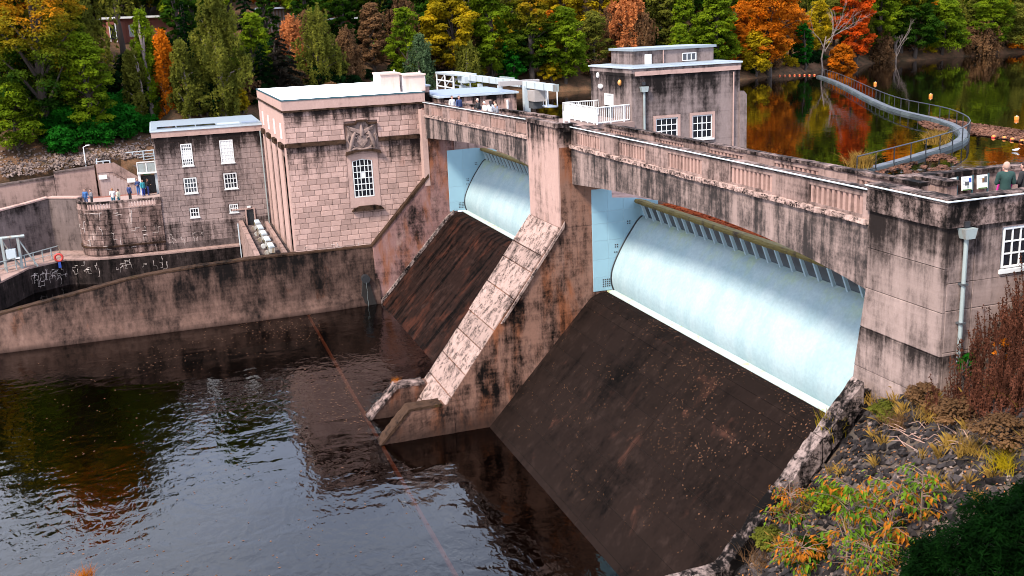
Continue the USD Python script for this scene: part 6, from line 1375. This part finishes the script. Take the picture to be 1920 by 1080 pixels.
BLK, NAVY, WHT, GRY, JEAN, BRN, BLND = (.015, .014, .016), (.02, .04, .13), (.75, .72, .7), (.16, .16, .18), (.06, .11, .22), (.05, .025, .015), (.55, .42, .30)
g_ = AZ(1880, 413, 15.75)
person('bald person in dark green hooded jacket reading the boards, back turned', g_, PI*.86, (.012, .042, .036), BLK, (.42, .26, .2), 'fold', 1.82)
g_ = AZ(1899, 415, 15.75); person('person in bright pink jacket half hidden behind the green jacket', (g_[0]-.7, g_[1]+.25, 15.75), PI, (.62, .03, .28), (.55, .2, .08), (.12, .05, .03), 'down', 1.66)
g_ = AZ(1914, 408, 15.75); person('dark-haired person in black coat at the right edge, seen from the side', (g_[0], g_[1], 15.75), PI*1.12, BLK, BLK, (.03, .012, .01), 'fold', 1.76, True)
for k, (px, lab, jk, tr, hr_, pose, long, yy, fa) in enumerate([
    (848, 'person in white top walking at the far end of the bridge', WHT, GRY, BRN, 'down', False, .2, .3), (861, 'person in navy top near the far end of the bridge', NAVY, JEAN, BRN, 'down', False, .55, .4),
    (898, 'grey-haired person in black jacket leaning on the bridge parapet', BLK, JEAN, (.5, .45, .4), 'lean', False, .5, -PI/2), (908, 'white-haired person in cream coat on the bridge', (.75, .66, .58), WHT, (.8, .75, .7), 'down', False, .2, -PI/2),
    (919, 'dark-haired person in white shirt and black waistcoat on the bridge', WHT, BLK, BLK, 'fold', True, .15, PI), (929, 'person in pale blue top with dark ponytail on the bridge', (.4, .48, .65), JEAN, BRN, 'down', True, .5, -PI*.6), (931, 'fair-haired person in grey jacket, last of the walkers towards the pier', GRY, GRY, BLND, 'lean', False, -.05, -PI*.4)]):
    x = float(AY(px, 198, yy)[0]); person(lab, (x, yy, 16.55+(x+56.6)*.0163-1.13), fa, jk, tr, hr_, pose, 1.7 if k not in (3, 6) else 1.6, long)
for k, (px, py, lab, jk, tr, hr_, long) in enumerate([
    (261, 366, 'person in dark navy jacket with blue trousers by the porch', NAVY, (.03, .12, .35), BRN, False), (270, 368, 'person in teal jacket beside the porch doorway', (.03, .3, .36), (.03, .06, .3), BRN, True), (279, 366, 'person in dark clothes nearest the office wall', BLK, (.05, .08, .3), BRN, False),
    (245, 378, 'person in navy coat leaning on the terrace balustrade alone', NAVY, BLK, BRN, False), (214, 386, 'person in white top and jeans standing at the balustrade', WHT, (.03, .14, .2), (.3, .12, .05), False), (225, 387, 'person in pale yellow vest at the balustrade', (.6, .6, .45), (.03, .12, .16), BRN, False),
    (174, 388, 'dark-haired person at the rounded end of the balustrade', GRY, BLK, BLK, False), (163, 387, 'person in blue jacket at the far left of the balustrade', (.04, .12, .3), JEAN, BRN, False)]):
    g_ = AZ(px, py, 6.8)
    if g_[0] > -77.7: g_ = np.array([-77.8, g_[1], 6.8])
    person(lab, (g_[0], g_[1], 6.8), -.3+k*.9, jk, tr, hr_, 'down' if k % 2 else 'fold', 1.7, long)
for k, (px, lab, jk) in enumerate(((188, 'person in black standing at the top of the stairs', BLK), (184, 'person in rose top at the top of the stairs', (.5, .2, .18)))):
    g_ = AZ(px, 318, 9.62); person(lab, (-92.6, g_[1]*0-27.6-.6*k, 9.62), 0, jk, BLK, BRN, 'fold')
b = thing('gull', 'small white gull sitting on the lake behind the black coat', 'bird', tuple(AZ(1904, 284, LAKE)), .6)
bd = obj('body', sm(U(limb([((-.2, 0, .1), .04), ((0, 0, .11), .09), ((.14, 0, .14), .06), ((.2, 0, .22), .05)]) + [H_(((.24, 0, .22), .015), ((.3, 0, .21), .008))]), .04, 2), C['white'], b, smooth=True)
for sg in (1, -1): obj('wing', sm(H_(((.05, sg*.08, .14), .03), ((-.22, sg*.06, .13), .015)), .05, 1), C['grey_paint'], b, smooth=True)

# fallen leaves over the stony bank
cl_ = []
while len(cl_) < 1500:
    x, y = rgt.uniform(.7, 9.5), rgt.uniform(-10, 1.5)
    if (x > 3.5 and y > -.2) or meshkit.noise(np.array([[x*.9, y*.9, 3.]]), 2)[0] < .42: continue
    cl_.append([x, y, float(bank_z(x, y))+rgt.uniform(.08, .2)])
cl_ = np.array(cl_)
tag(obj('bank_leaves', MB().quads(*leaf_quads(rgt, cl_, np.array([-.3, -.7, 1.])+rgt.normal(size=cl_.shape)*.35, .045)), Lf['fallen']), 'brown and orange fallen leaves caught between the bank stones', 'leaves', None, 'stuff')

for k, (px, H, R, mt, lb) in enumerate((((1730, 770), .8, .6, 'brown', 'tangled rusty shrub at the foot of the abutment corner'), ((1800, 800), .7, .7, 'brown', 'tangled brown shrub below the downpipe'), ((1880, 840), .8, .8, 'brown', 'rusty shrub at the right edge under the brown stems'), ((1660, 790), .5, .5, 'olive', 'low olive shrub on the rubble near the kerb wall top'), ((1440, 1030), .6, .6, 'olive', 'low yellow-olive shrub beside the lower kerb wall'), ((1560, 960), .6, .7, 'yellowgreen', 'low yellow-green shrub among the saplings'), ((1520, 1060), .7, .8, 'orangegreen', 'low orange-green shrub at the bottom edge'))):
    near_bush(lb, px, H, R, mt, 520+k, 2600, .05, n_cl=16, cl_r=.4)
gb = MB()
for k in range(170):
    x, y = rgt.uniform(.75, 9.5), rgt.uniform(-9.5, 1.6)
    if (x > 3.4 and y > -.1) or meshkit.noise(np.array([[x*.7, y*.7, 5.]]), 4)[0] < .45: continue
    c = np.array([x, y, float(bank_z(x, y))])
    for q in range(34):
        d = rgt.normal(size=2)*.16; h = rgt.uniform(.15, .5); a = c+[*(rgt.normal(size=2)*.07), 0]; w_ = np.array([rgt.normal(), rgt.normal(), 0])*.008
        gb.add([a-w_, a+w_, a+[d[0]*.5+w_[0], d[1]*.5+w_[1], h*.65], a+[d[0], d[1], h*.9]], [[0, 1, 2], [0, 2, 3]])
tag(obj('bank_grass', gb, Lf['grass']), 'dry grass growing between the stones of the right bank', 'grass', None, 'stuff')
